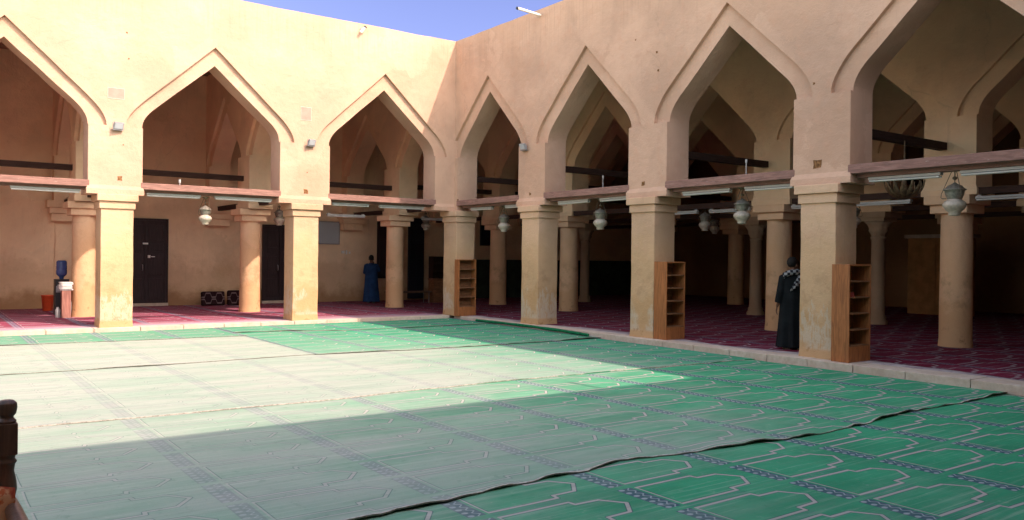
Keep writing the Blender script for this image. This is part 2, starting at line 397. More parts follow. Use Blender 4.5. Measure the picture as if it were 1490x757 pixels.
s56 = [(-30, -10.8), (-12.02, -10.82), (-10.99, -10.88), (-8.48, -10.95), (-7.66, -10.85), (-5.94, -10.80), (-3.54, -10.84), (-.25, -11.0)]
s67 = [(-30, -15.4), (-10.5, -15.50), (-9.78, -15.45), (-8.93, -15.37), (-8.17, -15.36), (-7.7, -15.24), (-6.95, -15.39), (-6.16, -15.46), (-5.36, -15.56), (-4.14, -15.54), (-3.19, -15.41), (-1.78, -15.45), (-.4, -15.42)]
s35 = [(-6.95, -6.40), (-5.06, -6.62), (-3.1, -6.69), (-.4, -6.66)]
s25 = [(-30, -6.45), (-9.77, -6.5), (-6.86, -6.35)]
s12 = [(-30, -2.1), (-11.55, -2.13), (-9.24, -2.31), (-6.9, -2.43)]
s34 = [(-6.95, -1.65), (-5.75, -1.75), (-4.57, -2.26), (-2.67, -2.3), (-.1, -2.2)]
P = lambda s, d=0: (lambda q: polyint(s, q) + d)
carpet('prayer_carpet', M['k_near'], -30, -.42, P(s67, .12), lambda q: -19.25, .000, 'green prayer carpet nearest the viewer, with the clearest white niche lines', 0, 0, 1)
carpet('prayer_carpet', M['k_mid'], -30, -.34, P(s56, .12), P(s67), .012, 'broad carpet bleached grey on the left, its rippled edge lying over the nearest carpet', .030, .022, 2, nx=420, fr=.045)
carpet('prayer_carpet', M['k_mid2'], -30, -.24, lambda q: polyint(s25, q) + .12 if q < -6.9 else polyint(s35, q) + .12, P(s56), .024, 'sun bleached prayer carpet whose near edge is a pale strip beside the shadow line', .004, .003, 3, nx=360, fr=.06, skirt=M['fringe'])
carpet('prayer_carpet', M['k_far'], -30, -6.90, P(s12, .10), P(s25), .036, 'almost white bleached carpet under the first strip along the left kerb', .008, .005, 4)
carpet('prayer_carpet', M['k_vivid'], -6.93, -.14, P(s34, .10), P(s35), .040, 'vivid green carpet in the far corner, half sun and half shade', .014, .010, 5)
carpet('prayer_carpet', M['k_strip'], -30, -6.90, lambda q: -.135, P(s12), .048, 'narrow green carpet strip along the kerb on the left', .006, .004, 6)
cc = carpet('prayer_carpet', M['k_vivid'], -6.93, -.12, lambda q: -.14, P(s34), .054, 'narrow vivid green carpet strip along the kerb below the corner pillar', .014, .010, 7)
tb = MB(); pts = []
for i in range(40):
    t = i / 39; yy = -1.5 - 4.85 * t
    pts.append((-.10 - .020 * -yy - .05 + .02 * noise.noise((yy, 3, 1)), yy, .085 + .025 * math.sin(math.pi * t) + .012 * noise.noise((yy * 2, 1, 1))))
tb.tube(pts, [.036 + .010 * noise.noise((p[1] * 1.5, 9, 1)) for p in pts], 8)
tb.build('rolled_edge', M['k_plain'], label='plain green carpet roll against the kerb at the foot of the second shaded pillar', cat='carpet roll').name = 'carpet_roll'
# maroon carpets on the platform
tag(MB().box((-37, .20, FZ - .010), (-.30, 7.88, FZ)).build('hall_carpet', M['red_n']), 'maroon prayer carpet with blue and white stripes in the left gallery', 'carpet')
mb = MB(); ys = [.1 - .35 * k for k in range(80)]
edge = [max(.20, .42 + .42 * noise.noise((q * .55, 2.2, 0)) + .10 * noise.noise((q * 2.7, 2, 1))) for q in ys]
vs = []; 
for q, e in zip(ys, edge): vs += [(e, q, FZ + .004), (25.5, q, FZ + .004)]
mb.add(vs, [(2 * i, 2 * i + 1, 2 * i + 3, 2 * i + 2) for i in range(len(ys) - 1)], 0)
mb.add([(.55, .1, FZ + .004), (25.5, .1, FZ + .004), (25.5, 7.88, FZ + .004), (-.30, 7.88, FZ + .004), (-.30, .45, FZ + .004), (.3, .45, FZ + .004)], [tuple(range(6))], 0)
mb.build('hall_carpet', M['red_e'], label='deep maroon prayer carpet of the dark colonnaded hall on the right', cat='carpet')
MB().box((.17, -19.3, FZ - .011), (1.4, .09, FZ - .002)).build('ledge', M['ledge'], kind='structure')

# ------------------------------------------------------------------ arcades
H = 8.2; ZS = 4.77; ZA = 6.48; ZH = 6.92; ZB = 3.20; T = .68
def keel(c, hw, zs, za, slope=.93, bend=.30, n=7):
    """half-left to half-right path of a keel arch: a short bend, then straight to the point"""
    # tangent point P2 on the straight line from apex
    dx = bend; z2 = za - slope * (hw - dx); z1 = z2 - slope * dx
    z1 = max(z1, zs + .05)
    L = []
    for i in range(n + 1):
        t = i / n
        X = (1 - t) ** 2 * hw + 2 * t * (1 - t) * hw + t * t * (hw - dx); Z = (1 - t) ** 2 * zs + 2 * t * (1 - t) * z1 + t * t * z2
        L.append((X, Z))
    X0, Z0 = L[-1]
    for i in range(1, 8): L.append((X0 * (1 - i / 8), Z0 + (za - Z0) * i / 8))
    left = [(c - X, Z) for X, Z in L] + [(c, za)]
    right = [(c + X, Z) for X, Z in reversed(L)]
    return [(p + .011 * noise.noise((p * 1.9, q * 1.9, za)), q + .011 * noise.noise((p * 1.9, q * 1.9, za + 7))) for p, q in left + right]
def arcade(name, openings, s0, s1, to3, label, mat, cat='arcade wall', top=H, zs=ZS, za=ZA, zh=ZH, hood=.38, zbot=ZB, d0=0, thick=T, rec=.085, front0=None, front1=None, parent=None, part='wall', flare=True):
    """to3(s, d, z): along-wall, depth, height -> world.  Two layers: the front one is cut back round each arch."""
    ops = sorted(openings)
    def outline(hd, a, b, layer):
        pts = [(a, top), (a, zbot)]
        for o0, o1 in ops:
            c = (o0 + o1) / 2; hw = (o1 - o0) / 2; sl = (za - zs - .5) / (hw - .28) if hw > .9 else 1.3
            if layer == 0:
                path = keel(c, hw + hd, zs, zh, slope=min(1.25, max(.93, (zh - zs - .72) / (hw + hd - .42))), bend=.42)
                path = [(min(max(q, a + .005), b - .005), z) for q, z in path]
                pts += [(o0, zbot), (o0, zs)] + path + [(o1, zs), (o1, zbot)]
            else:
                pts += [(o0, zbot)] + keel(c, hw, zs, za, slope=sl, bend=.28) + [(o1, zbot)]
        pts += [(b, zbot), (b, top)]
        nn = int((b - a) / .45)
        for i in range(1, nn):
            q_ = b + (a - b) * i / nn; pts.append((q_, top - (.0 if top < 8 else abs(.035 * noise.noise((q_ * 1.3, 3.3, s1)) + .02 * noise.noise((q_ * 4.1, 1.3, s1))))))
        q = []
        for p in pts:
            if not q or (abs(p[0] - q[-1][0]) + abs(p[1] - q[-1][1])) > 1e-4: q.append(p)
        return q
    root = parent or empty(name, label=label, cat=cat)
    mb = MB()
    for layer, (da, db) in enumerate(((0, rec), (rec, thick))):
        a = s0 if (layer or front0 is None) else front0; b = s1 if (layer or front1 is None) else front1
        o = outline(hood, a, b, layer); n = len(o)
        if layer == 0:
            # clip path where the hood runs into a corner: drop the degenerate points
            pass
        vs = [to3(s, d0 + da, z) for s, z in o] + [to3(s, d0 + db, z) for s, z in o]
        mb.add(vs, [tuple(range(n)), tuple(range(2 * n - 1, n - 1, -1))] + [(k, (k + 1) % n, n + (k + 1) % n, n + k) for k in range(n)])
    w = mb.build(part, mat, root)
    # splayed foot of every pier
    if flare:
        edges = [s0] + [e for op in ops for e in op] + [s1]
        fl = MB()
        for k in range(0, len(edges), 2):
            a, b = edges[k], edges[k + 1]
            if b - a < .2: continue
            q = .035
            lo = [to3(a - q if k else a, d0 - q, zbot - .003), to3(b + q if k < len(edges) - 2 else b, d0 - q, zbot - .003), to3(b + q if k < len(edges) - 2 else b, d0 + thick + q, zbot - .003), to3(a - q if k else a, d0 + thick + q, zbot - .003)]
            md = [(p[0], p[1], zbot + .11) for p in lo]
            hi = [to3(a + .002, d0 - .001, zbot + .2), to3(b - .002, d0 - .001, zbot + .2), to3(b - .002, d0 + thick + .001, zbot + .2), to3(a + .002, d0 + thick + .001, zbot + .2)]
            fl.add(lo + md + hi, [(3, 2, 1, 0), (0, 1, 5, 4), (1, 2, 6, 5), (2, 3, 7, 6), (3, 0, 4, 7), (4, 5, 9, 8), (5, 6, 10, 9), (6, 7, 11, 10), (7, 4, 8, 11)])
        fl.build('pier_foot', mat, root)
    return root

def square_pillar(parent, cx, cy, w=.69, d=.64, label=None, base=0.0):
    mb = MB(); x0, x1, y0, y1 = cx - w / 2, cx + w / 2, cy - d / 2, cy + d / 2
    # slightly uneven shaft
    nz = 18; rings = []
    for i in range(nz + 1):
        z = base - .01 + (2.88 - base) * i / nz
        j = lambda k: .010 * noise.noise((cx * 3 + k, cy * 3, z * 1.7)) + (.012 if z < .25 else 0)
        rings.append([(x0 - j(0), y0 - j(1), z), (x1 + j(2), y0 - j(1), z), (x1 + j(2), y1 + j(3), z), (x0 - j(0), y1 + j(3), z)])
    vs = [v for r in rings for v in r]
    mb.add(vs, [(i * 4 + k, i * 4 + (k + 1) % 4, i * 4 + 4 + (k + 1) % 4, i * 4 + 4 + k) for i in range(nz) for k in range(4)] + [(3, 2, 1, 0)])
    p = mb.build('pillar', M['pillar'], parent, bevel=.012, label=label)
    cb = MB(); q = .038
    cb.box((x0 - q, y0 - q, 2.868), (x1 + q, y1 + q, 3.035)); q = .088
    cb.box((x0 - q, y0 - q, 3.038), (x1 + q, y1 + q, 3.194))
    cb.build('capital', M['pillar'], p, bevel=.012)
    return p
def round_column(parent, cx, cy, r=.285, mat=None, slim=False):
    mat = mat or M['column']; mb = MB()
    if slim:
        prof = [(.27, FZ), (.27, FZ + .08), (.22, FZ + .14), (.235, FZ + .2), (.19, FZ + .26), (.185, 1.2), (.175, 2.45), (.20, 2.48), (.20, 2.53), (.17, 2.55)]
        p = mb.lathe(prof, (cx, cy, 0), 20).build('column', M['marble'], parent)
        c = MB(); seg = 24; prof = [(.17, 2.54), (.19, 2.62), (.24, 2.70), (.22, 2.74), (.27, 2.86), (.34, 2.93), (.31, 2.95)]
        c.lathe(prof, (cx, cy, 0), seg)
        for k, v in enumerate(c.v[:seg * len(prof)]):
            a = k % seg; s_ = 1 + .10 * math.cos(a * math.pi * 2 * 8 / seg) * (1 if v[2] > 2.6 else 0); c.v[k] = (cx + (v[0] - cx) * s_, cy + (v[1] - cy) * s_, v[2])
        c.box((cx - .34, cy - .34, 2.95), (cx + .34, cy + .34, 3.04)).box((cx - .42, cy - .42, 3.04), (cx + .42, cy + .42, 3.196))
        c.build('capital', M['marble'], p)
        return p
    prof = []
    for i in range(16):
        z = FZ - .01 + (2.85 - FZ) * i / 15
        prof.append((r * (1.03 - .05 * i / 15) + .006 * noise.noise((cx, cy, z * 1.3)) + (.015 if i == 0 else 0), z))
    p = mb.lathe(prof, (cx, cy, 0), 28).build('column', mat, parent)
    c = MB(); q = .37
    c.box((cx - q, cy - q, 2.842), (cx + q, cy + q, 3.015)); q = .455
    c.box((cx - q, cy - q, 3.018), (cx + q, cy + q, 3.194))
    c.build('capital', mat, p, bevel=.012)
    return p

# north facade (plane y = 0), east facade (x = 0), unseen south and west facades
opsN = [(-26.5, -23.2), (-22.0, -18.7), (-17.5, -14.2), (-13.0, -9.73), (-8.58, -5.28), (-3.92, -.66)]
north = arcade('arcade_wall', opsN, -30.9, .68, lambda s, d, z: (s, d, z), 'sunlit arcade wall on the left with pointed keel arches', M['plaster'], front1=.0845)
for cx, l in ((-27.1, None), (-22.6, None), (-18.1, None), (-13.6, None), (-9.11, None), (-4.56, None)): square_pillar(north, cx, .32, label=l)
opsE = [(.17, 3.18), (4.30, 7.32), (8.47, 11.59), (12.71, 15.83), (16.95, 19.1)]
east = arcade('arcade_wall', opsE, .002, 19.4, lambda s, d, z: (d, -s, z), 'shaded arcade wall on the right with pointed keel arches', M['plaster'])
square_pillar(east, .225, .065, .64, .70, base=FZ - .005)
for cy in (-3.73, -7.80, -12.12, -16.4): square_pillar(east, .305, cy, .64, .70)
bounce_plaster = plaster('pale_bounce_plaster', (.84, .75, .62))  # unseen south wall made extra pale to bounce light into the arcades
south = arcade('arcade_wall', opsN, -30.9, .68, lambda s, d, z: (s, -19.402 - d, z), 'plain arcade wall behind the viewer that throws the foreground shade', bounce_plaster)
for cx in (-27.1, -22.6, -18.15, -13.75, -9.10, -4.56, .3): square_pillar(south, cx, -19.74)
west = arcade('arcade_wall', opsE[1:4], .7, 19.4, lambda s, d, z: (-30.2 - d, -s, z), 'arcade wall closing the courtyard on the west side, outside the view', M['plaster_in'])  # unseen wall in the paler hall plaster, for added bounce
for cy in (-3.73, -7.80, -12.12, -16.4): square_pillar(west, -30.54, cy, .64, .70)

# weathered tie beams lying across the openings of the two visible facades
for a, b in opsN[2:]:
    MB().box((a - .03, -.012, 3.345), (b + .03, .13, 3.50)).build('beam', M['beam'], north, bevel=.008)
    MB().box((a - .0, .15, 3.29), (b + .0, .34, 3.40)).build('beam', M['beam'], north, bevel=.008)
for a, b in opsE[:4]:
    MB().box((-.012, -a + .03, 3.345), (.13, -b - .03, 3.50)).build('beam', M['beam'], east, bevel=.008)
    MB().box((.15, -a, 3.28), (.36, -b, 3.39)).build('beam', M['beam'], east, bevel=.008)
# patches, putlog holes
def hole(parent, c, n, w=.10, h=.10, seed=0):
    rnd = random.Random(seed); mb = MB(); pts = []
    for k in range(4):
        a = 2 * math.pi * (k + .5) / 4; b_ = 2 * math.pi * (k + 1) / 4; r = .66 * rnd.uniform(.75, 1.15); pts.append((r * w * math.cos(a), r * h * math.sin(a))); r = .44 * rnd.uniform(.8, 1.1); pts.append((r * w * math.cos(b_), r * h * math.sin(b_)))
    if n == 'y': f = [(c[0] + p, -.004, c[1] + q) for p, q in pts]; g = [(c[0] + p * 1.0, .0, c[1] + q * 1.0) for p, q in pts]
    else: f = [(-.004, c[0] + p, c[1] + q) for p, q in pts]; g = [(0, c[0] + p, c[1] + q) for p, q in pts]
    m_ = len(f); mb.add(f + g, [tuple(range(m_))] + [(k, (k + 1) % m_, m_ + (k + 1) % m_, m_ + k) for k in range(m_)])
    mb.build('putlog_hole', M['hole'], parent)
for i, (x, z, w) in enumerate([(-9.07, 3.57, .11), (-4.58, 3.52, .13), (-9.0, 4.35, .03), (-4.55, 4.02, .03), (-8.95, 6.95, .04), (-8.9, 6.35, .035)]): hole(north, (x, z), 'y', w, w, i)
for i, (y, z, w) in enumerate([(-12.09, 3.56, .17), (-7.79, 3.50, .11), (-3.70, 3.50, .09), (-.2, 3.50, .09), (-8.15, 6.3, .06), (-8.2, 5.9, .06), (-12.0, 5.0, .05), (-7.5, 6.7, .04)]): hole(east, (y, z), 'x', w, w * .9, i + 20)
for x0, x1, z0, z1 in ((-9.33, -8.99, 5.40, 5.63), (-4.73, -4.46, 5.39, 5.72)):
    mb = MB().box((x0, -.006, z0), (x1, .01, z1), 0)
    for a, b in (((x0 - .012, z0 - .012), (x1 + .012, z0)), ((x0 - .012, z1), (x1 + .012, z1 + .014)), ((x0 - .012, z0), (x0, z1)), ((x1, z0), (x1 + .009, z1))): mb.box((a[0], -.008, a[1]), (b[0], .01, b[1]), 1)
    mb.build('wall_patch', [M['rust'], M['kerb']], north)

# inner arcades of the east hall (walls parallel to the facade)
rows = [(4.30, [8.3, 3.85, -.15, -4.05, -8.17, -12.43, -16.7, -21], False, 'first'), (8.5, [8.3, 3.9, -.1, -4.25, -8.3, -12.5, -16.7, -21], True, 'second'),
        (12.8, [8.3, 3.9, 0.0, -4.2, -8.4, -12.6, -16.8, -21], False, 'third')]
inner = {}
for xr, cs, slim, nm in rows:
    ops = []
    for a, b in zip(cs, cs[1:]): ops.append((-a + .52, -b - .52))
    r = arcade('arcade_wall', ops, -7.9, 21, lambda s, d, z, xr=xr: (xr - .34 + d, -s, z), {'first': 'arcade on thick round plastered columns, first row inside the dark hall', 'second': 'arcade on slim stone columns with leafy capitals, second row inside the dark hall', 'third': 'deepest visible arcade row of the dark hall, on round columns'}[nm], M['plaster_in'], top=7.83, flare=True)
    inner[nm] = r
    for cy in cs[1:-1]: round_column(r, xr, cy, .30, slim=slim)
    for a, b in zip(cs[:-1], cs[1:]):
        MB().box((xr - .30, a - .5, 3.20), (xr - .16, b + .5, 3.335)).build('beam', M['dark_beam'], r)
# transverse arcades of the north gallery
for cx, lab in ((-13.6, 'cross arch wall at the far left of the left gallery'), (-9.15, 'cross arch wall behind the leftmost sunlit pillar'), (-4.6, 'cross arch wall behind the middle sunlit pillar'), (.34, 'cross arch wall behind the corner pillar')):
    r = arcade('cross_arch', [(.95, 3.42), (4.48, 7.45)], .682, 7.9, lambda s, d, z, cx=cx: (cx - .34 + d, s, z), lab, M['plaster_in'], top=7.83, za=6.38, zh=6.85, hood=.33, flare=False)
    if cx > .3: cx2 = .15
    else: cx2 = cx + (-.05 if cx < -9 else -.12)
    round_column(r, cx2, 3.95, .29)
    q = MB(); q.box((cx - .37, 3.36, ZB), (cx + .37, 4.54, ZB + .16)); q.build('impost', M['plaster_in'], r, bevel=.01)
    # wall corbel with stepped capital
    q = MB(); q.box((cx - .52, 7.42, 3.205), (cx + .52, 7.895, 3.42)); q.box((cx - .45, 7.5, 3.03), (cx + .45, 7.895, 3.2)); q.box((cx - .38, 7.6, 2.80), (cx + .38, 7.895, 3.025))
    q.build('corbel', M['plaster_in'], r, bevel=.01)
    MB().box((cx - .07, 4.5, 3.30), (cx + .08, 7.6, 3.44)).build('beam', M['dark_beam'], r)
    MB().box((cx - .07, .66, 3.30), (cx + .08, 3.5, 3.44)).build('beam', M['dark_beam'], r)
# square timber tie bars at 4.1 m
for (x0, x1, y, par) in ((-13.26, -9.49, 4.0, north), (-8.81, -4.94, 4.0, north), (-4.26, 0, 4.0, north)):
    MB().box((x0, y - .08, 4.04), (x1, y + .08, 4.19)).build('tie_bar', M['dark_beam'], par)
for y in (3.9, 0.05, -3.9, -8.0, -12.3, -16.5):
    for x0, x1, r in ((.66, 3.98, inner['first']), (4.62, 8.18, inner['second']), (8.82, 12.48, inner['third'])):
        MB().box((x0, y - .085, 4.12), (x1, y + .085, 4.27)).build('tie_bar', M['dark_beam'], r)

# closing walls, each a wall of its own
bw = empty('back_wall', label='stained ochre back wall of the left gallery with dark doors', cat='wall')
w = MB()
w.box((-38, 7.9, -.01), (2.85, 8.5, H)); w.box((2.85, 7.9, -.01), (3.35, 8.5, 5.95)); w.box((2.85, 7.9, 6.45), (3.35, 8.5, H)); w.box((3.35, 7.9, -.01), (25.6, 8.5, H))
w.build('wall', M['wall_n'], bw)
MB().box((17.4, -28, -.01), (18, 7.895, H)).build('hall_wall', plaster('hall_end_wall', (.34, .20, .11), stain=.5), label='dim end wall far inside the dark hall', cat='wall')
MB().box((-38, -28.6, -.01), (17.4, -28, H)).build('rear_wall', M['wall_n'], label='rear wall of the gallery behind the viewer', cat='wall')
MB().box((-38.6, -28, -.01), (-38, 8.5, H)).build('side_wall', M['wall_n'], label='outer wall of the west gallery, outside the view', cat='wall')
for a, b, l in (((-38, .685, 7.84), (.0, 7.9, 8.02), 'flat timber roof over the left gallery'), ((.685, -28, 7.84), (17.4, 7.9, 8.02), 'flat timber roof over the dark hall on the right'),
             ((-38, -28, 7.84), (.68, -20.09, 8.02), 'flat roof over the gallery behind the viewer'), ((-38, -20.08, 7.84), (-30.89, .68, 8.02), 'flat roof over the west gallery')):
    MB().box(a, b).build('flat_roof', M['ceiling'], label=l, cat='roof')

# doors and openings in the back wall
def door(x0, x1, z0, z1, y=7.9, leaf2=True, paper=False):
    d = MB(); d.box((x0, y - .075, z0), (x1, y - .002, z1)); dr = d.build('door', M['door'], bw, bevel=.005)
    f = MB(); f.box((x0 - .07, y - .10, z0), (x0 - .001, y - .002, z1 + .07)); f.box((x1 + .001, y - .10, z0), (x1 + .07, y - .002, z1 + .07)); f.box((x0, y - .10, z1 + .001), (x1, y - .002, z1 + .07))
    f.build('door_frame', M['door'], dr)
    p = MB(); n = 2; wd = (x1 - x0) / n
    for i in range(n):
        a = x0 + wd * i + .09; b = x0 + wd * (i + 1) - .09
        for q0, q1 in ((.05, .30), (.34, .60), (.64, .72), (.75, .95)):
            zz0 = z0 + (z1 - z0) * q0; zz1 = z0 + (z1 - z0) * q1
            p.box((a, y - .10, zz0), (b, y - .0755, zz1))
    p.box(((x0 + x1) / 2 - .03, y - .115, z0 + .02), ((x0 + x1) / 2 + .03, y - .0765, z1 - .02))
    p.build('door_panel', M['door'], dr, bevel=.008)
    h = MB(); cx = (x0 + x1) / 2 - .1; h.tube([(cx, y - .11, z0 + 1.25), (cx, y - .16, z0 + 1.22), (cx, y - .16, z0 + 1.08), (cx, y - .11, z0 + 1.05)], .012)
    h.build('handle', M['grey'], dr)
    return dr
d1 = door(-7.45, -6.20, .24, 2.91)
tag(d1, 'dark double door with small paper notices stuck on it')
q = MB(); q.box((-6.92, 7.768, 2.14), (-6.76, 7.772, 2.19)); q.box((-6.77, 7.768, 1.70), (-6.69, 7.772, 1.79)); q.box((-7.27, 7.768, 2.40), (-7.21, 7.772, 2.50)); q.box((-6.66, 7.768, 1.73), (-6.55, 7.772, 1.755))
q.build('notice', M['paper'], d1)
d2 = door(-2.92, -1.80, .24, 2.84); tag(d2, 'dark panelled door half hidden behind the middle sunlit pillar')
q = MB(); q.box((-7.5, 7.80, FZ), (-6.12, 7.897, .235)); q.box((-3.0, 7.80, FZ), (-1.72, 7.897, .235)); q.build('threshold', M['kerb'], bw)
# shuttered window and blue black door beyond the column
q = MB(); q.box((1.46, 7.80, 1.0), (2.55, 7.897, 3.3)); wn = q.build('shutter', M['door'], bw)
q = MB(); [q.box((1.52 + .5 * i, 7.775, 1.06), (1.94 + .5 * i, 7.799, 3.24)) for i in (0, 1)]; q.build('shutter_panel', M['door'], wn, bevel=.006)
blue = wood('blue_black_door_paint', (.016, .020, .032), .5)
q = MB(); q.box((2.80, 7.80, .2), (3.48, 7.897, 3.35)); dd = q.build('door', blue, bw); tag(dd, 'tall blue black narrow door')
q = MB(); [q.box((2.86, 7.775, z), (3.42, 7.799, z + .62)) for z in (.3, 1.02, 1.74, 2.46)]; q.build('door_panel', blue, dd, bevel=.01)
# dark dado lining of the hall side
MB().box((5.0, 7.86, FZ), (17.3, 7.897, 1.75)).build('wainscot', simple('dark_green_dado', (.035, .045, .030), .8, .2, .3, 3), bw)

# ------------------------------------------------------------------ movable things
# whiteboard
wb = empty('whiteboard', (-.80, 7.88, 2.27), label='white board hung on the back wall beside the middle sunlit pillar', cat='board')
MB().box((-.72, -.025, .02), (.68, 0, .80)).build('board_face', M['board'], wb)
q = MB(); q.box((-.75, -.04, -.01), (.71, 0, .02)); q.box((-.75, -.04, .80), (.71, 0, .83)); q.box((-.75, -.04, .02), (-.72, 0, .80)); q.box((.68, -.04, .02), (.71, 0, .80)); q.build('frame', M['grey'], wb)
# wall screen in hall
sc_ = empty('wall_screen', (6.56, 7.9, 2.33), label='dark blue screen on the far wall seen beside the lamp nearest the corner', cat='screen')
MB().box((-.38, -.07, 0), (.38, -.005, 1.03)).build('case', M['black'], sc_, bevel=.01)
MB().box((-.34, -.075, .04), (.34, -.0705, .99)).build('screen', M['screen'], sc_)
# wall socket near the man in blue
q = MB(); q.box((.0, 7.86, 1.93), (.12, 7.898, 2.03)); q.box((.17, 7.87, 1.90), (.23, 7.898, 2.05)); q.box((.30, 7.875, 1.92), (.36, 7.898, 2.0)); q.build('wall_switch', M['paper'], bw)

def bookcase(loc, w, h, d, label, side=None, inside=None, shelves=5, plinth=.26, back=False):
    side = side or M['shelfwood']; inside = inside or M['shelfdark']
    o = empty('bookcase', loc, label=label, cat='bookcase', group='open bookcases against the pillars' if side is M['shelfwood'] else None)
    t = .028
    for s_ in (0, 1):
        x0 = 0 if s_ == 0 else w - t
        MB().box((x0, -d, 0), (x0 + t, 0, h)).build('side_panel', side, o, bevel=.003)
    MB().box((t + .001, -d + .004, h - t), (w - t - .001, -.001, h - .002)).build('top', side, o, bevel=.003)
    MB().box((t + .001, -d + .006, 0), (w - t - .001, -d + .03, plinth)).build('plinth', side, o, bevel=.003)
    MB().box((t + .001, -.014, plinth), (w - t - .001, -.002, h - t)).build('back_panel', inside, o)
    for k in range(shelves):
        z = plinth + (h - t - plinth) * k / shelves
        MB().box((t + .001, -d + .008, z), (w - t - .001, -.0145, z + .022)).build('shelf', inside, o, bevel=.002)
    return o
b1 = bookcase((-.15, -.30, FZ), .60, 1.64, .24, 'open wooden bookcase leaning against the corner pillar')
b2 = bookcase((-.02, -8.17, FZ), .58, 1.66, .36, 'orange wooden bookcase against the third pillar, left of the man in black')
b3 = bookcase((-.16, -12.50, FZ), .66, 1.66, .33, 'large dark orange bookcase against the nearest pillar, under the nearest lamp')
q = MB(); q.box((.10, -.30, 0), (.17, -.12, .045)); q.box((.11, -.29, .046), (.18, -.12, .08)); q.build('book_stack', simple('worn_red_covers', (.25, .04, .03), .8)); q_ = bpy.data.objects['book_stack']
q_.location = (-.13, -12.50, FZ + .26 + (1.66 - .288) * 3 / 5 + .023); tag(q_, 'small red books on a middle shelf of the nearest bookcase', 'books')
b4 = bookcase((3.55, 7.55, FZ), .85, 1.72, .35, 'nearly black bookcase deep in the corner behind the corner pillar', M['shelfblack'], M['shelfblack'], 5)
# low bench
bn = empty('bench', (1.85, 5.9, FZ), label='low padded bench on thin metal legs behind the column by the man in blue', cat='bench')
MB().box((-.95, -.25, .38), (.75, .25, .44)).build('seat', M['benchtop'], bn, bevel=.01)
for sx in (-.85, .65):
    for sy in (-.2, .2): MB().tube([(sx, sy, 0), (sx, sy, .38)], .016).build('leg', M['steelleg'], bn)
bx = empty('wooden_box', (2.95, 5.95, FZ), label='small brown box standing at the end of the low bench', cat='box')
MB().box((-.22, -.2, 0), (.22, .2, .85)).build('body', M['shelfdark'], bx, bevel=.01); MB().box((-.24, -.22, .851), (.24, .22, .89)).build('lid', M['shelfdark'], bx, bevel=.005)

# water dispenser, wooden stand, bucket, cushions
wd = empty('water_dispenser', (-9.62, 4.75, FZ), label='dark water dispenser with a blue bottle beside the leftmost round column', cat='water dispenser')
q = MB().box((-.17, -.16, .02), (.17, .16, .98)); q.box((-.15, -.175, .62), (.15, -.161, .80), 1); q.build('body', [M['black'], M['grey']], wd, bevel=.015)
q = MB(); q.lathe([(.05, .98), (.06, 1.04), (.125, 1.10), (.135, 1.14), (.135, 1.22), (.128, 1.24), (.135, 1.26), (.135, 1.34), (.128, 1.36), (.135, 1.38), (.13, 1.46), (.09, 1.49)], (0, 0, 0), 20); q.build('bottle', M['cyan'], wd)
for s_ in (-.05, .05): MB().tube([(s_, -.17, .72), (s_, -.21, .72), (s_, -.21, .67)], .012, 6).build('tap', M['white'], wd)
ws = empty('wooden_stand', (-9.66, 3.55, FZ), label='narrow faded pink wooden stand with papers on top in front of the water dispenser', cat='stand')
MB().box((-.105, -.03, 0), (.105, .02, .72)).build('board', M['pinkwood'], ws, bevel=.004)
q = MB(); q.box((-.10, .021, 0), (-.07, .22, .70)); q.box((.07, .021, 0), (.10, .22, .70)); q.box((-.10, .021, .701), (.10, .22, .72)); q.build('frame', M['pinkwood'], ws)
q = MB(); 
for k in range(6):
    j = random.uniform(-.03, .03); q.box((-.16 + j, -.06 + j, .725 + k * .036), (.14 + j, .18, .755 + k * .036))
q.build('paper_stack', M['paper']); bpy.data.objects['paper_stack'].location = ws.location; tag(bpy.data.objects['paper_stack'], 'untidy stack of pale booklets on the faded pink stand', 'booklets')
bk = empty('bucket', (-9.72, 6.7, FZ), label='orange red plastic bucket by the stained back wall on the left', cat='bucket')
MB().lathe([(.12, 0), (.13, .01), (.165, .42), (.18, .43), (.18, .46), (.16, .46), (.15, .42), (.12, .03)], seg=24, cap=False).build('body', M['red_plastic'], bk)
MB().tube([(.17 * math.cos(a), .0 + .02, .44 - .2 * math.sin(a)) for a in [math.pi * k / 10 for k in range(11)]], .005, 6).build('handle', M['grey'], bk)
for x, y, h_, rz, lab in ((-4.82, 7.30, .47, .06, 'dark floor cushion with pale wavy pattern against the back wall, fully visible'), (-3.98, 7.25, .50, -.05, 'dark patterned floor cushion partly hidden by the middle round column')):
    q = MB(); n = 10
    q.box((-.38, -.09, 0), (.38, .09, h_)); o = q.build('cushion', M['cushion'], bevel=.05, label=lab, cat='cushion', group='floor cushions'); o.location = (x, y, FZ); o.rotation_euler = (R(-8), 0, rz); o.modifiers['bevel'].segments = 4
q = MB(); q.lathe([(.06, 0), (.065, .01), (.065, .20), (.03, .25), (.03, .28)], seg=16); o = q.build('bottle', M['white'], label='small white bottle on the floor at the foot of the pink stand', cat='bottle'); o.location = (-9.83, 3.75, FZ)
q = MB(); q.lathe([(.07, 0), (.075, .01), (.075, .38), (.05, .43), (.03, .47)], seg=16); o = q.build('bottle', M['white'], label='tall white bottle between the pink stand and the round column', cat='bottle'); o.location = (-9.47, 3.95, FZ)

# partition in the dark hall
pt = empty('partition', (14.0, -6.15, FZ), label='ochre painted cupboard wall with a cornice far inside the dark hall', cat='partition')
MB().box((0, -1.95, 0), (.5, .0, 2.5)).build('cupboard', M['panelwood'], pt, bevel=.01)
for a in (0, -.97): MB().box((-.03, a - .94, .12), (-.001, a - .04, 2.45)).build('door', M['panelwood'], pt, bevel=.01)
MB().box((-.10, -2.05, 2.501), (.6, .08, 2.62)).build('cornice', M['kerb'], pt, bevel=.01)

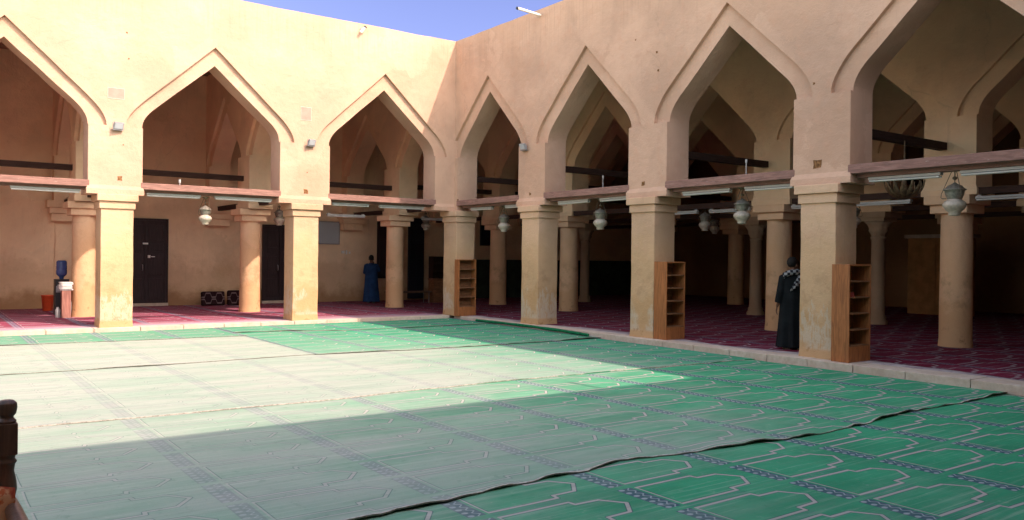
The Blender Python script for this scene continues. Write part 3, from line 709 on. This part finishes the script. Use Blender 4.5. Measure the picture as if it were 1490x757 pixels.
# fluorescent fixtures
def fixture():
    o = empty('tube_light')
    MB().box((-.62, -.05, .0), (.62, .05, .045)).box((-.60, -.025, .0455), (-.52, .025, .075)).box((.52, -.025, .0455), (.60, .025, .075)).build('housing', M['white'], o, bevel=.004)
    for s_ in (-.035, .035): MB().tube([(-.60, s_, -.022), (.60, s_, -.022)], .016, 10).build('tube', M['tube'], o)
    return o
fx0 = fixture(); first = True
def put_fixture(x, y, z, rz, ln, label, group='unlit twin tube lights under the beams'):
    global first
    o = fx0 if first else copy_tree(fx0); first = False
    o.location = (x, y, z); o.rotation_euler = (random.uniform(-.02, .02), random.uniform(-.008, .008), rz); o.scale = (ln / 1.24, 1, 1)
    tag(o, label, 'light fixture', group)
for x0, x1, l in ((-8.45, -7.2, 'twin tube light left of the white lamp in the middle sunlit arch'), (-6.87, -5.42, 'twin tube light right of the white lamp in the middle sunlit arch'),
                  (-11.22, -9.85, 'twin tube light left of the leftmost sunlit pillar'), (-12.75, -11.4, 'twin tube light cut by the left edge of the picture'), (-3.75, -2.66, 'twin tube light right of the middle sunlit pillar'), (-2.34, -.92, 'twin tube light left of the corner pillar')):
    put_fixture((x0 + x1) / 2, .22, 3.243, 0, x1 - x0, l)
for y0, y1, l in ((-.6, -1.65, 'twin tube light in the narrow arch right of the corner, left end'), (-2.3, -3.1, 'twin tube light in the narrow arch right of the corner, beside its pillar'),
                  (-4.6, -5.75, 'twin tube light left of the lamp in the second shaded arch'), (-6.15, -7.2, 'twin tube light right of the lamp in the second shaded arch'),
                  (-8.75, -10.0, 'twin tube light above the bookcase in the third shaded arch'), (-10.35, -11.45, 'twin tube light above the man in black'),
                  (-12.93, -14.15, 'twin tube light left of the nearest lamp'), (-14.45, -15.7, 'twin tube light at the right edge of the picture')):
    put_fixture(.24, (y0 + y1) / 2, 3.233, R(90), y0 - y1, l)
for k, (yc, l) in enumerate(((-5.2, 'deeper tube light seen past the third pillar, left one'), (-6.9, 'deeper tube light seen above the lamp behind the bookcase'), (-9.4, 'deeper tube light seen just left of the nearest pillar'), (-11.0, 'deeper tube light seen behind the chandelier'), (-13.6, 'deeper tube light seen right of the thick near column'))):
    put_fixture(3.98, yc, 3.11, R(90), 1.3, l, 'unlit twin tube lights deeper in the hall')
put_fixture(-1.7, 3.8, 3.12, 0, 1.3, 'deeper tube light beside the column capital left of the corner', 'unlit twin tube lights deeper in the hall')
put_fixture(1.6, 3.6, 3.12, 0, 1.3, 'deeper tube light just left of the corner pillar', 'unlit twin tube lights deeper in the hall')

# gourd shaped hanging lamps
def lamp():
    o = empty('hanging_lamp')
    MB().lathe([(.035, 0), (.078, .0), (.088, .018), (.082, .05), (.125, .085), (.160, .135), (.166, .165), (.150, .205), (.105, .235), (.095, .25)], seg=28).build('lower_globe', M['glass_lamp'], o)
    up = MB().lathe([(.098, .251), (.105, .262), (.128, .32), (.138, .375), (.160, .385), (.162, .398), (.140, .405), (.10, .45), (.05, .475), (.028, .49), (.018, .50)], seg=28)
    up.build('upper_body', M['lamp_metal'], o)
    for k in range(3):
        a = k * 2.094 + .5
        MB().tube([(.165 * math.cos(a), .165 * math.sin(a), .26), (.185 * math.cos(a), .185 * math.sin(a), .275), (.178 * math.cos(a), .178 * math.sin(a), .33), (.04 * math.cos(a), .04 * math.sin(a), .68)], .006, 6).build('chain', M['chain'], o)
        MB().tube([(.11 * math.cos(a), .11 * math.sin(a), .258), (.168 * math.cos(a), .168 * math.sin(a), .258)], .007, 6).build('bracket', M['chain'], o)
    MB().lathe([(.006, .49), (.008, .54), (.03, .55), (.036, .565), (.03, .585), (.008, .595), (.008, .66), (.07, .69), (.08, .72)], seg=14).build('hook', M['chain'], o)
    return o
lm0 = lamp(); lf = True
for (x, y, z, l, s_) in ((-7.07, .25, 2.575, 'bright white lamp hanging in the middle sunlit arch', .95), (.35, -2.05, 2.56, 'lamp hanging in the narrow arch nearest the corner', 1), (.35, -6.02, 2.54, 'lamp hanging in the second shaded arch', 1.02),
                      (.35, -10.18, 2.57, 'pale lamp hanging in the third shaded arch, left of the man in black', 1.0), (.35, -14.30, 2.59, 'nearest and largest looking hanging lamp, in front of the thick near column', 1.04),
                      (4.2, -5.9, 2.62, 'dim lamp deep in the third shaded arch, above the bookcase', 1), (8.3, -2.75, 2.7, 'faint lamp farthest back in the third shaded arch', 1), (4.2, -10.2, 2.60, 'dim lamp just right of the nearest pillar', 1),
                      (1.3, 3.9, 2.75, 'dim lamp just left of the corner pillar', 1), (-3.85, 3.9, 2.75, 'lamp peeping out left of the middle sunlit pillar', 1)):
    o = lm0 if lf else copy_tree(lm0); lf = False
    o.location = (x, y, z); o.scale = (s_,) * 3; o.rotation_euler = (0, 0, random.uniform(0, 6)); tag(o, l, 'lamp', 'gourd shaped hanging lamps')

# chandelier of brass leaves
ch = empty('chandelier', (2.1, -12.52, 3.02), label='tarnished brass chandelier of curled leaves right of the nearest pillar', cat='chandelier')
MB().tube([(0, 0, .1), (0, 0, 1.1)], .015).build('rod', M['chain'], ch)
MB().lathe([(.01, 0), (.05, .01), (.07, .05), (.05, .12), (.09, .16), (.05, .22), (.03, .4)], seg=16).build('hub', M['brass'], ch)
for ring, (n, r1, z1, s_) in enumerate(((14, .36, .34, 1), (10, .22, .14, .8))):
    for k in range(n):
        a = 2 * math.pi * k / n + ring * .2; L = []
        for i in range(7):
            t = i / 6; rr = .05 + (r1 - .05) * math.sin(t * 1.5); zz = .02 + z1 * t ** 1.7; wdt = .055 * s_ * math.sin(math.pi * min(.97, t + .06)) + .008
            L.append((rr, zz, wdt))
        vs = []
        for rr, zz, ww in L:
            for sg, dz in ((-1, .0), (0, -.018), (1, .0)): vs.append((rr * math.cos(a) - sg * ww * math.sin(a), rr * math.sin(a) + sg * ww * math.cos(a), zz + dz))
        fs = [(i * 3 + j, i * 3 + j + 1, i * 3 + j + 4, i * 3 + j + 3) for i in range(6) for j in (0, 1)]
        o = MB().add(vs, fs, 0, True).build('leaf', M['brass'], ch, fix=False); sm = o.modifiers.new('solid', 'SOLIDIFY'); sm.thickness = .006

# flood lights, camera, spout
def flood():
    o = empty('flood_light')
    q = MB(); q.add([(-.11, -.16, .05), (.11, -.16, .05), (.11, -.10, -.10), (-.11, -.10, -.10), (-.11, -.12, .07), (.11, -.12, .07), (.11, -.06, -.08), (-.11, -.06, -.08)],
                    [(0, 1, 2, 3), (4, 7, 6, 5), (0, 4, 5, 1), (1, 5, 6, 2), (2, 6, 7, 3), (3, 7, 4, 0)]); q.build('head', M['grey'], o, bevel=.006)
    q = MB(); q.add([(-.09, -.1605, .040), (.09, -.1605, .040), (.09, -.1115, -.085), (-.09, -.1115, -.085), (-.09, -.155, .040), (.09, -.155, .040), (.09, -.105, -.085), (-.09, -.105, -.085)],
                    [(0, 1, 2, 3), (4, 7, 6, 5), (0, 4, 5, 1), (1, 5, 6, 2), (2, 6, 7, 3), (3, 7, 4, 0)]); q.build('lens', M['board'], o)
    q = MB(); q.box((-.12, -.10, -.10), (-.112, -.08, .06)); q.box((.112, -.10, -.10), (.12, -.08, .06)); q.box((-.12, -.0, -.115), (.12, -.10, -.105)); q.box((-.04, -.02, -.12), (.04, .0, .02)); q.build('bracket', M['grey'], o)
    return o
f0 = flood()
for i, (x, y, z, rz, l) in enumerate(((-9.15, -.0, 4.78, .25, 'small flood light above the leftmost sunlit pillar'), (-4.5, -.0, 4.82, .25, 'small flood light above the middle sunlit pillar'), (-.0, -3.5, 4.75, R(-90), 'small flood light on the shaded wall above the second pillar from the corner'))):
    o = f0 if i == 0 else copy_tree(f0); o.location = (x, y, z); o.rotation_euler = (0, 0, rz); tag(o, l, 'flood light', 'small flood lights on the arcade walls')
cm = empty('wall_camera', (-3.05, 0, 8.02), label='small camera high on the sunlit wall near its top', cat='camera')
MB().box((-.03, -.03, -.04), (.03, 0, .04)).tube([(0, -.03, 0), (0, -.10, .02)], .012).build('bracket', M['grey'], cm)
MB().tube([(-.06, -.10, -.10), (.06, -.12, .05)], .038, 12).build('body', M['pipe'], cm); MB().tube([(.05, -.12, .04), (.075, -.124, .07)], .042, 12).build('hood', M['black'], cm)
sp = empty('water_spout', (0, -4.05, 8.05), label='pale pipe spout sticking out of the top of the shaded wall', cat='pipe')
MB().tube([(.05, 0, -.02), (-.72, 0, .03)], .034, 14).build('pipe', M['pipe'], sp); MB().tube([(-.72, 0, .03), (-.755, 0, .032)], .038, 14).build('mouth', M['black'], sp)
sp2 = copy_tree(sp); sp2.location = (-1.95, -19.4, 8.1); sp2.rotation_euler = (0, 0, R(-90)); sp2['label'] = 'pipe spout on the wall behind the viewer, seen only by its shadow'
# small conduits dropping to the beams
MB().tube([(.12, -6.35, 3.50), (.12, -6.35, 3.75)], .008, 6).tube([(.12, -6.35, 3.74), (.12, -6.35, 3.79)], .016, 8).build('conduit', M['white'], east)
MB().tube([(.12, -10.45, 3.50), (.12, -10.45, 3.75)], .01, 6).tube([(.12, -10.45, 3.74), (.12, -10.45, 3.80)], .02, 8).build('conduit', M['white'], east)
MB().tube([(-7.72, .10, 3.50), (-7.72, .10, 3.56)], .012, 6).tube([(-7.72, .10, 3.56), (-7.72, .10, 3.64)], .028, 8).build('conduit', M['white'], north)
MB().tube([(-9.4, 7.86, .4), (-9.4, 7.86, 5.4)], .01, 6).build('conduit', M['plaster_in'], bw)

# ------------------------------------------------------------------ carved chair at the left edge
c0 = empty('armchair', (-12.645, -17.22, 0.012), label='carved dark wooden armchair with an orange woven cover at the left edge', cat='armchair')
def chain_profile(sq_a, sq_b): pass
def turned_post(x, y, top, name='post'):
    q = MB(); w = .034
    q.box((x - w, y - w, 0), (x + w, y + w, top - .42))
    q.lathe([(.030, top - .42), (.036, top - .41), (.036, top - .395), (.026, top - .385), (.030, top - .36), (.036, top - .33), (.034, top - .30), (.026, top - .26), (.030, top - .235), (.036, top - .228), (.028, top - .215), (.034, top - .20)], (x, y, 0), 18)
    q.box((x - w, y - w, top - .20), (x + w, y + w, top - .085))
    q.lathe([(.030, top - .085), (.033, top - .078), (.024, top - .068), (.022, top - .062), (.031, top - .052), (.035, top - .03), (.033, top - .012), (.022, top - .002), (.01, top)], (x, y, 0), 18)
    return q.build(name, M['chair'], c0, bevel=.003)
turned_post(0, 0, 1.295); turned_post(-.60, 0, 1.295)
for x in (0, -.60):
    MB().lathe([(.032, 0), (.026, .06), (.036, .12), (.028, .2), (.038, .3), (.038, .42), (.028, .45), (.034, .55), (.025, .72), (.034, .88)], (x, -.44, 0), 18).build('leg', M['chair'], c0)
    q = MB(); q.tube([(x + .01, -.02, .925), (x + .015, -.15, .915), (x + .02, -.32, .905), (x + .02, -.42, .905), (x + .02, -.50, .90), (x + .02, -.54, .885)], [.024, .028, .030, .034, .042, .030], 14)
    q.build('armrest', M['chair'], c0)
    MB().box((x - .02, -.50, .30), (x + .02, -.04, .36)).build('side_rail', M['chair'], c0, bevel=.004)
MB().box((-.58, -.53, .38), (-.02, .02, .43)).build('seat', M['chair'], c0, bevel=.01)
for z0, z1 in ((.60, .66), (1.10, 1.17)): MB().box((-.566, -.018, z0), (-.036, .018, z1)).build('back_rail', M['chair'], c0, bevel=.006)
for k in range(5): MB().lathe([(.010, .66), (.018, .74), (.012, .80), (.02, .88), (.012, .95), (.018, 1.02), (.010, 1.10)], (-.12 - .09 * k, 0, 0), 10).build('spindle', M['chair'], c0)
# draped cover: a rounded cushion over seat and lower back
q = MB(); rings = []
prof = [(-.50, .44), (-.54, .50), (-.48, .56), (-.30, .575), (-.16, .60), (-.10, .72), (-.08, .86), (-.06, .90), (-.03, .88), (-.022, .70), (-.022, .44)]
n = 12; vs = []
for i in range(n + 1):
    t = i / n; xx = -.545 + .505 * t; e = math.sin(math.pi * (.06 + .88 * t)) ** .35
    for a, b in prof: vs.append((xx, -.25 + (a + .25) * (.9 + .1 * e), .44 + (b - .44) * (.88 + .12 * e)))
m_ = len(prof)
fs = [(i * m_ + j, i * m_ + (j + 1) % m_, (i + 1) * m_ + (j + 1) % m_, (i + 1) * m_ + j) for i in range(n) for j in range(m_)] + [tuple(range(m_)), tuple(range(n * m_ + m_ - 1, n * m_ - 1, -1))]
q.add(vs, fs, 0, True); o = q.build('cushion', M['orange'], c0); o.location = (.06, -.045, .10); o.scale = (1, .85, 1.02)

# ------------------------------------------------------------------ people
def fused(mb, name, mat, parent, voxel=.012, smooth=4):
    me = bpy.data.meshes.new('tmp'); me.from_pydata(mb.v, [], mb.f); bm = bmesh.new(); bm.from_mesh(me)
    bmesh.ops.recalc_face_normals(bm, faces=bm.faces); bm.to_mesh(me); bm.free()
    o = bpy.data.objects.new('tmp', me); COL.objects.link(o)
    r = o.modifiers.new('r', 'REMESH'); r.mode = 'VOXEL'; r.voxel_size = voxel
    s_ = o.modifiers.new('s', 'SMOOTH'); s_.iterations = smooth; s_.factor = .5
    dg = bpy.context.evaluated_depsgraph_get(); me2 = bpy.data.meshes.new_from_object(o.evaluated_get(dg))
    bpy.data.objects.remove(o); me2.materials.clear(); me2.materials.append(mat)
    for p in me2.polygons: p.use_smooth = True
    res = bpy.data.objects.new(name, me2); COL.objects.link(res); res.parent = parent; me2.name = name
    return res
def loft(mb, rings, seg=36, folds=None):
    """rings: (cx, cy, z, rx, ry, fold)"""
    vs = []
    for cx, cy, z, rx, ry, fo in rings:
        for k in range(seg):
            a = 2 * math.pi * k / seg
            f = 1 + 1.7 * fo * (.55 * math.sin(7 * a + 1.1 + z * .8) + .35 * math.sin(11 * a + 2.3) + .3 * math.sin(4 * a + z * 2))
            vs.append((cx + rx * f * math.cos(a), cy + ry * f * math.sin(a), z))
    n = len(rings)
    mb.add(vs, [(i * seg + k, i * seg + (k + 1) % seg, (i + 1) * seg + (k + 1) % seg, (i + 1) * seg + k) for i in range(n - 1) for k in range(seg)])
    mb.add(vs[:seg][::-1], [tuple(range(seg))]); mb.add(vs[-seg:], [tuple(range(seg))])
def ell(mb, c, r, seg=16):
    vs = []; n = 10
    for i in range(n + 1):
        t = math.pi * i / n
        for k in range(seg):
            a = 2 * math.pi * k / seg; s_ = max(math.sin(t), .02)
            vs.append((c[0] + r[0] * s_ * math.cos(a), c[1] + r[1] * s_ * math.sin(a), c[2] - r[2] * math.cos(t)))
    mb.add(vs, [(i * seg + k, i * seg + (k + 1) % seg, (i + 1) * seg + (k + 1) % seg, (i + 1) * seg + k) for i in range(n) for k in range(seg)])
    mb.add(vs[:seg][::-1], [tuple(range(seg))]); mb.add(vs[-seg:], [tuple(range(seg))])
def hand(mb, w, d, side, curl=.35, size=1.0):
    """palm and five unequal bent fingers; w wrist, d direction of the hand, side = direction of the thumb"""
    w = Vector(w); d = Vector(d).normalized(); s_ = Vector(side).normalized(); nrm = d.cross(s_).normalized()
    pe = w + d * .085 * size
    for k in range(4):
        o = (k - 1.5) * .020 * size
        mb.tube([w + s_ * -o * .7, pe + s_ * -o], [.013 * size, .013 * size], 8)
    for k, L in enumerate((.068, .078, .072, .056)):
        o = -(k - 1.5) * .021 * size; p = pe + s_ * o; pts = [p]; dd = d.copy()
        for j in range(3):
            dd = (dd + nrm * curl * .8).normalized(); pts.append(pts[-1] + dd * L * size * (.42, .32, .26)[j])
        mb.tube(pts, [.0095 * size, .0088 * size, .008 * size, .0065 * size], 8)
    t0 = w + d * .025 * size + s_ * .028 * size
    mb.tube([t0, t0 + (d * .6 + s_ * .7).normalized() * .035 * size, t0 + (d * .6 + s_ * .7).normalized() * .035 * size + (d + nrm * .3).normalized() * .03 * size], [.012 * size, .010 * size, .008 * size], 8)
def person(loc, rz, label, robe, height=1.72, pose='stand', turn=0, scarf=False, hairmat=None):
    """local frame: faces +y, left is -x"""
    o = empty('person', loc, rz, label, 'person'); k = height / 1.72
    B = MB()
    # head, facing direction given by 'turn'
    hc = Vector((0, .015, 1.595)); T = Matrix.Rotation(turn, 3, 'Z')
    def hp(x, y, z): v = T @ Vector((x, y, z)); v *= 1.12; return (hc.x + v.x, hc.y + v.y, hc.z + v.z)
    hb = MB(); ell(hb, (0, -.012, .03), (.074, .094, .092)); ell(hb, (0, .022, -.045), (.058, .070, .072)); ell(hb, (0, .05, -.085), (.036, .032, .026))
    ell(hb, (0, .098, -.025), (.012, .018, .022), 10); ell(hb, (0, .085, .012), (.045, .014, .012), 12); ell(hb, (0, .088, -.062), (.025, .010, .010), 10)
    for s_ in (-1, 1): ell(hb, (s_ * .078, -.005, -.01), (.012, .022, .034), 10)
    b = len(B.v); B.v += [hp(*v) for v in hb.v]; B.f += [[b + i for i in f] for f in hb.f]; B.m += [0] * len(hb.f); B.sm += [True] * len(hb.f)
    B.tube([(0, -.015, 1.38), (0, -.005, 1.47), (0, .0, 1.55)], [.062, .056, .055], 16)
    loft(B, [(0, 0, .86, .155, .11, 0), (0, 0, .95, .165, .115, 0), (0, 0, 1.1, .15, .10, 0), (0, 0, 1.25, .175, .11, 0), (0, -.01, 1.36, .18, .10, 0), (0, -.012, 1.415, .10, .07, 0)])
    for s_ in (-1, 1): B.tube([(s_ * .09, 0, .9), (s_ * .095, .01, .5), (s_ * .10, -.005, .10), (s_ * .10, .0, .05)], [.085, .058, .038, .04], 12); B.tube([(s_ * .10, -.05, .035), (s_ * .105, .06, .03), (s_ * .11, .15, .022)], [.032, .038, .028], 10)
    if pose == 'stand':
        armL = [(-.18, -.01, 1.36), (-.235, -.03, 1.10), (-.27, .0, .86), (-.285, .02, .80)]; armR = [(.18, -.01, 1.36), (.225, -.02, 1.10), (.22, .08, .88), (.21, .11, .83)]
        handL = ((-.285, .02, .80), (-.12, .12, -1), (.3, 1, 0)); handR = ((.21, .11, .83), (-.1, .5, -.8), (-.5, .6, 0))
    else:   # hands brought together in front of the chest/face
        armL = [(-.18, -.01, 1.36), (-.225, .05, 1.10), (-.13, .24, 1.22), (-.09, .27, 1.26)]; armR = [(.18, -.01, 1.36), (.265, .07, 1.19), (.16, .22, 1.36), (.10, .23, 1.42)]
        handL = ((-.09, .27, 1.26), (.6, .2, .8), (0, .3, 1)); handR = ((.10, .23, 1.42), (-.4, -.1, .9), (-.7, 0, .4))
    for a in (armL, armR): B.tube(a, [.055, .043, .030, .024], 12)
    hand(B, *handL); hand(B, *handR, curl=-.35 if pose == 'stand' else .3)
    body = fused(B, 'body', M['skin'], o, .008, 2)
    # hair cap
    hh = MB(); t_ = MB(); ell(t_, (0, -.022, .043), (.079, .093, .090), 24)
    for f in t_.f:
        if all(t_.v[i][1] < .055 and t_.v[i][2] > -.055 + max(0, t_.v[i][1] + .02) * 1.2 for i in f): hh.f.append(f)
    used = sorted({i for f in hh.f for i in f}); mp = {i: n for n, i in enumerate(used)}
    h2 = MB(); h2.add([hp(*t_.v[i]) for i in used], [[mp[i] for i in f] for f in hh.f if len(f) == 4], 0, True)
    ho = h2.build('hair', hairmat or M['hair'], o, fix=False); sd = ho.modifiers.new('s', 'SOLIDIFY'); sd.thickness = .012; sd.offset = 0
    # robe
    Rb = MB()
    loft(Rb, [(0, .0, .045, .29, .225, .10), (0, .0, .12, .282, .22, .095), (0, 0, .35, .262, .20, .075), (0, 0, .6, .245, .185, .055), (0, 0, .85, .232, .172, .035), (0, 0, 1.05, .222, .158, .02), (0, -.005, 1.2, .222, .152, .01), (0, -.01, 1.31, .215, .142, 0), (0, -.012, 1.375, .185, .118, 0), (0, -.012, 1.42, .115, .085, 0), (0, -.012, 1.452, .078, .072, 0)])
    for a in (armL, armR):
        e = Vector(a[2]); s3 = Vector(a[1])
        cuff = e * .92 + Vector(a[1]) * .08
        Rb.tube([Vector(a[0]) + Vector((-a[0][0] * .25, 0, 0)), a[0], s3, cuff], [.085, .083, .074, .072 if pose == 'stand' else .060], 16)
    ro = fused(Rb, 'robe', robe, o, .012, 3)
    for s_ in (-1, 1): MB().tube([(s_ * .10, -.09, .02), (s_ * .105, .05, .02), (s_ * .11, .17, .018)], [.042, .046, .036], 12).build('shoe', M['shoe'], o)
    if scarf:
        S = MB(); pts = []
        n1, n2 = 26, 7; vs = []
        # a folded cloth round the neck whose end hangs diagonally over the back
        path = [(-.20, -.045, 1.375), (-.15, -.085, 1.415), (-.07, -.105, 1.445), (.02, -.110, 1.450), (.09, -.085, 1.462), (.13, -.03, 1.440), (.12, .05, 1.405)]
        for (x, y, z) in path:
            for j in range(n2):
                t = j / (n2 - 1) - .5; vs.append((x + t * .02, y - (.055 - .10 * t * t) - .008, z + t * -.075 + .01))
        S.add(vs, [(i * n2 + j, i * n2 + j + 1, (i + 1) * n2 + j + 1, (i + 1) * n2 + j) for i in range(len(path) - 1) for j in range(n2 - 1)], 0, True)
        path2 = [(.12, -.118, 1.43), (.09, -.160, 1.36), (.045, -.182, 1.28), (.0, -.188, 1.20), (-.03, -.186, 1.13)]; vs = []
        for i, (x, y, z) in enumerate(path2):
            for j in range(n2):
                t = j / (n2 - 1) - .5; vs.append((x + t * .115, y - .012 * math.cos(t * 9), z + t * .055))
        S.add(vs, [(i * n2 + j, i * n2 + j + 1, (i + 1) * n2 + j + 1, (i + 1) * n2 + j) for i in range(len(path2) - 1) for j in range(n2 - 1)], 0, True)
        so = S.build('scarf', M['scarf'], o, fix=False); sd = so.modifiers.new('s', 'SOLIDIFY'); sd.thickness = .02; sd.offset = 1
    o.scale = (k,) * 3
    return o
# face +y rotated: viewer looks along (0.59, 0.81)
person((.83, -11.03, FZ), R(-40), 'man in long black robe and checkered scarf, seen from behind beside the nearest pillar', M['robe_black'], 1.76, 'stand', R(-50), True)
person((.62, 6.65, FZ), R(-25), 'man in a long blue robe with raised hands facing the back wall', M['robe_blue'], 1.72, 'hands', R(-10))
person((1.62, -11.35, FZ), R(150), 'man in brown robe almost hidden by the nearest pillar, facing the man in black', M['robe_brown'], 1.80, 'stand', 0)

# ------------------------------------------------------------------ light, sky, camera
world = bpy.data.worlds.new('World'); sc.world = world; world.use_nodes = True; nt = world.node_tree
sun_dir = Vector((.379, -.90, 1.0)).normalized()
el = math.asin(sun_dir.z); az = math.atan2(sun_dir.x, sun_dir.y)
sky = nt.nodes.new('ShaderNodeTexSky'); sky.sky_type = 'NISHITA'; sky.sun_disc = False; sky.sun_elevation = el; sky.sun_rotation = az
sky.air_density = 1.0; sky.dust_density = 1.0; sky.ozone_density = 1.0; sky.altitude = 80
bg = nt.nodes['Background']; 
# sky tinted by direction: boosted south-west as added fill, dimmed and bluer opposite
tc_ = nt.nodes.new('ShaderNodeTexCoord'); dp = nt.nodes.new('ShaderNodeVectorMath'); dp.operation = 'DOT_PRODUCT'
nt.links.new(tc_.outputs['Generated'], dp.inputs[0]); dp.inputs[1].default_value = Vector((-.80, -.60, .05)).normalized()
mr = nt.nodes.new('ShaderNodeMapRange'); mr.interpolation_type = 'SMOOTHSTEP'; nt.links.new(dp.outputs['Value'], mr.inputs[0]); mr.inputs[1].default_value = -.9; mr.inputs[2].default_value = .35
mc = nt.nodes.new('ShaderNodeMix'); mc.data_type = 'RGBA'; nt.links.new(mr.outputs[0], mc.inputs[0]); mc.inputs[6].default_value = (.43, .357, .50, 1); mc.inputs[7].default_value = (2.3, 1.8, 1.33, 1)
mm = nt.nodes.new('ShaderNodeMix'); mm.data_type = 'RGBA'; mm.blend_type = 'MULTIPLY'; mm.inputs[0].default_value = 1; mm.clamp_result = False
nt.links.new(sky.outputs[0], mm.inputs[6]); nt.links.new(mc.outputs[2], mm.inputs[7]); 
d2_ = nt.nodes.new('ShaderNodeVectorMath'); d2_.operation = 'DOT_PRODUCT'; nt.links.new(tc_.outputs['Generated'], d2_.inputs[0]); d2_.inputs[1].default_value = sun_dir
m2_ = nt.nodes.new('ShaderNodeMapRange'); m2_.interpolation_type = 'SMOOTHSTEP'; nt.links.new(d2_.outputs['Value'], m2_.inputs[0]); m2_.inputs[1].default_value = .45; m2_.inputs[2].default_value = 1.0; m2_.inputs[3].default_value = 1; m2_.inputs[4].default_value = 1.2  # sky raised a little round the sun, as extra fill
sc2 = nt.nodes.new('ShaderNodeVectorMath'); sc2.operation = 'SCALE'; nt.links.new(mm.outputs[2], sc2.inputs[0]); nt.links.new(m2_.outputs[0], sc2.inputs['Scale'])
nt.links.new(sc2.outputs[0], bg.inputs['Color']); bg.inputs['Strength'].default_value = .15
sl = bpy.data.lights.new('sun', 'SUN'); sl.energy = 2.35; sl.angle = R(.53); sl.color = (1, .77, .66)
so = bpy.data.objects.new('sun', sl); COL.objects.link(so); so.rotation_euler = sun_dir.to_track_quat('Z', 'Y').to_euler(); so.location = (0, 0, 30)

F, yaw, pitch, roll, cx, cy, cz = 1203.70, .6275, -.0030, .0115, -12.9302, -20.7612, 1.85
import mathutils
f = Vector((math.sin(yaw) * math.cos(pitch), math.cos(yaw) * math.cos(pitch), math.sin(pitch))); r = Vector((math.cos(yaw), -math.sin(yaw), 0)); u = r.cross(f)
r2 = r * math.cos(roll) + u * math.sin(roll); u2 = -r * math.sin(roll) + u * math.cos(roll)
mat = Matrix((r2, u2, -f)).transposed().to_4x4(); mat.translation = (cx, cy, cz)
cd = bpy.data.cameras.new('camera'); cam = bpy.data.objects.new('camera', cd); COL.objects.link(cam); cam.matrix_world = mat
cd.sensor_width = 36; cd.sensor_fit = 'HORIZONTAL'; cd.lens = F / 1490 * 36; cd.clip_start = .05; cd.clip_end = 600
sc.camera = cam
vs_ = sc.view_settings; vs_.view_transform = 'Standard'; vs_.look = 'None'; vs_.gamma = 1; vs_.use_curve_mapping = False; vs_.exposure = 1.55
sc.cycles.max_bounces = 10; sc.cycles.diffuse_bounces = 7; sc.cycles.use_denoising = True; sc.cycles.sample_clamp_indirect = 6
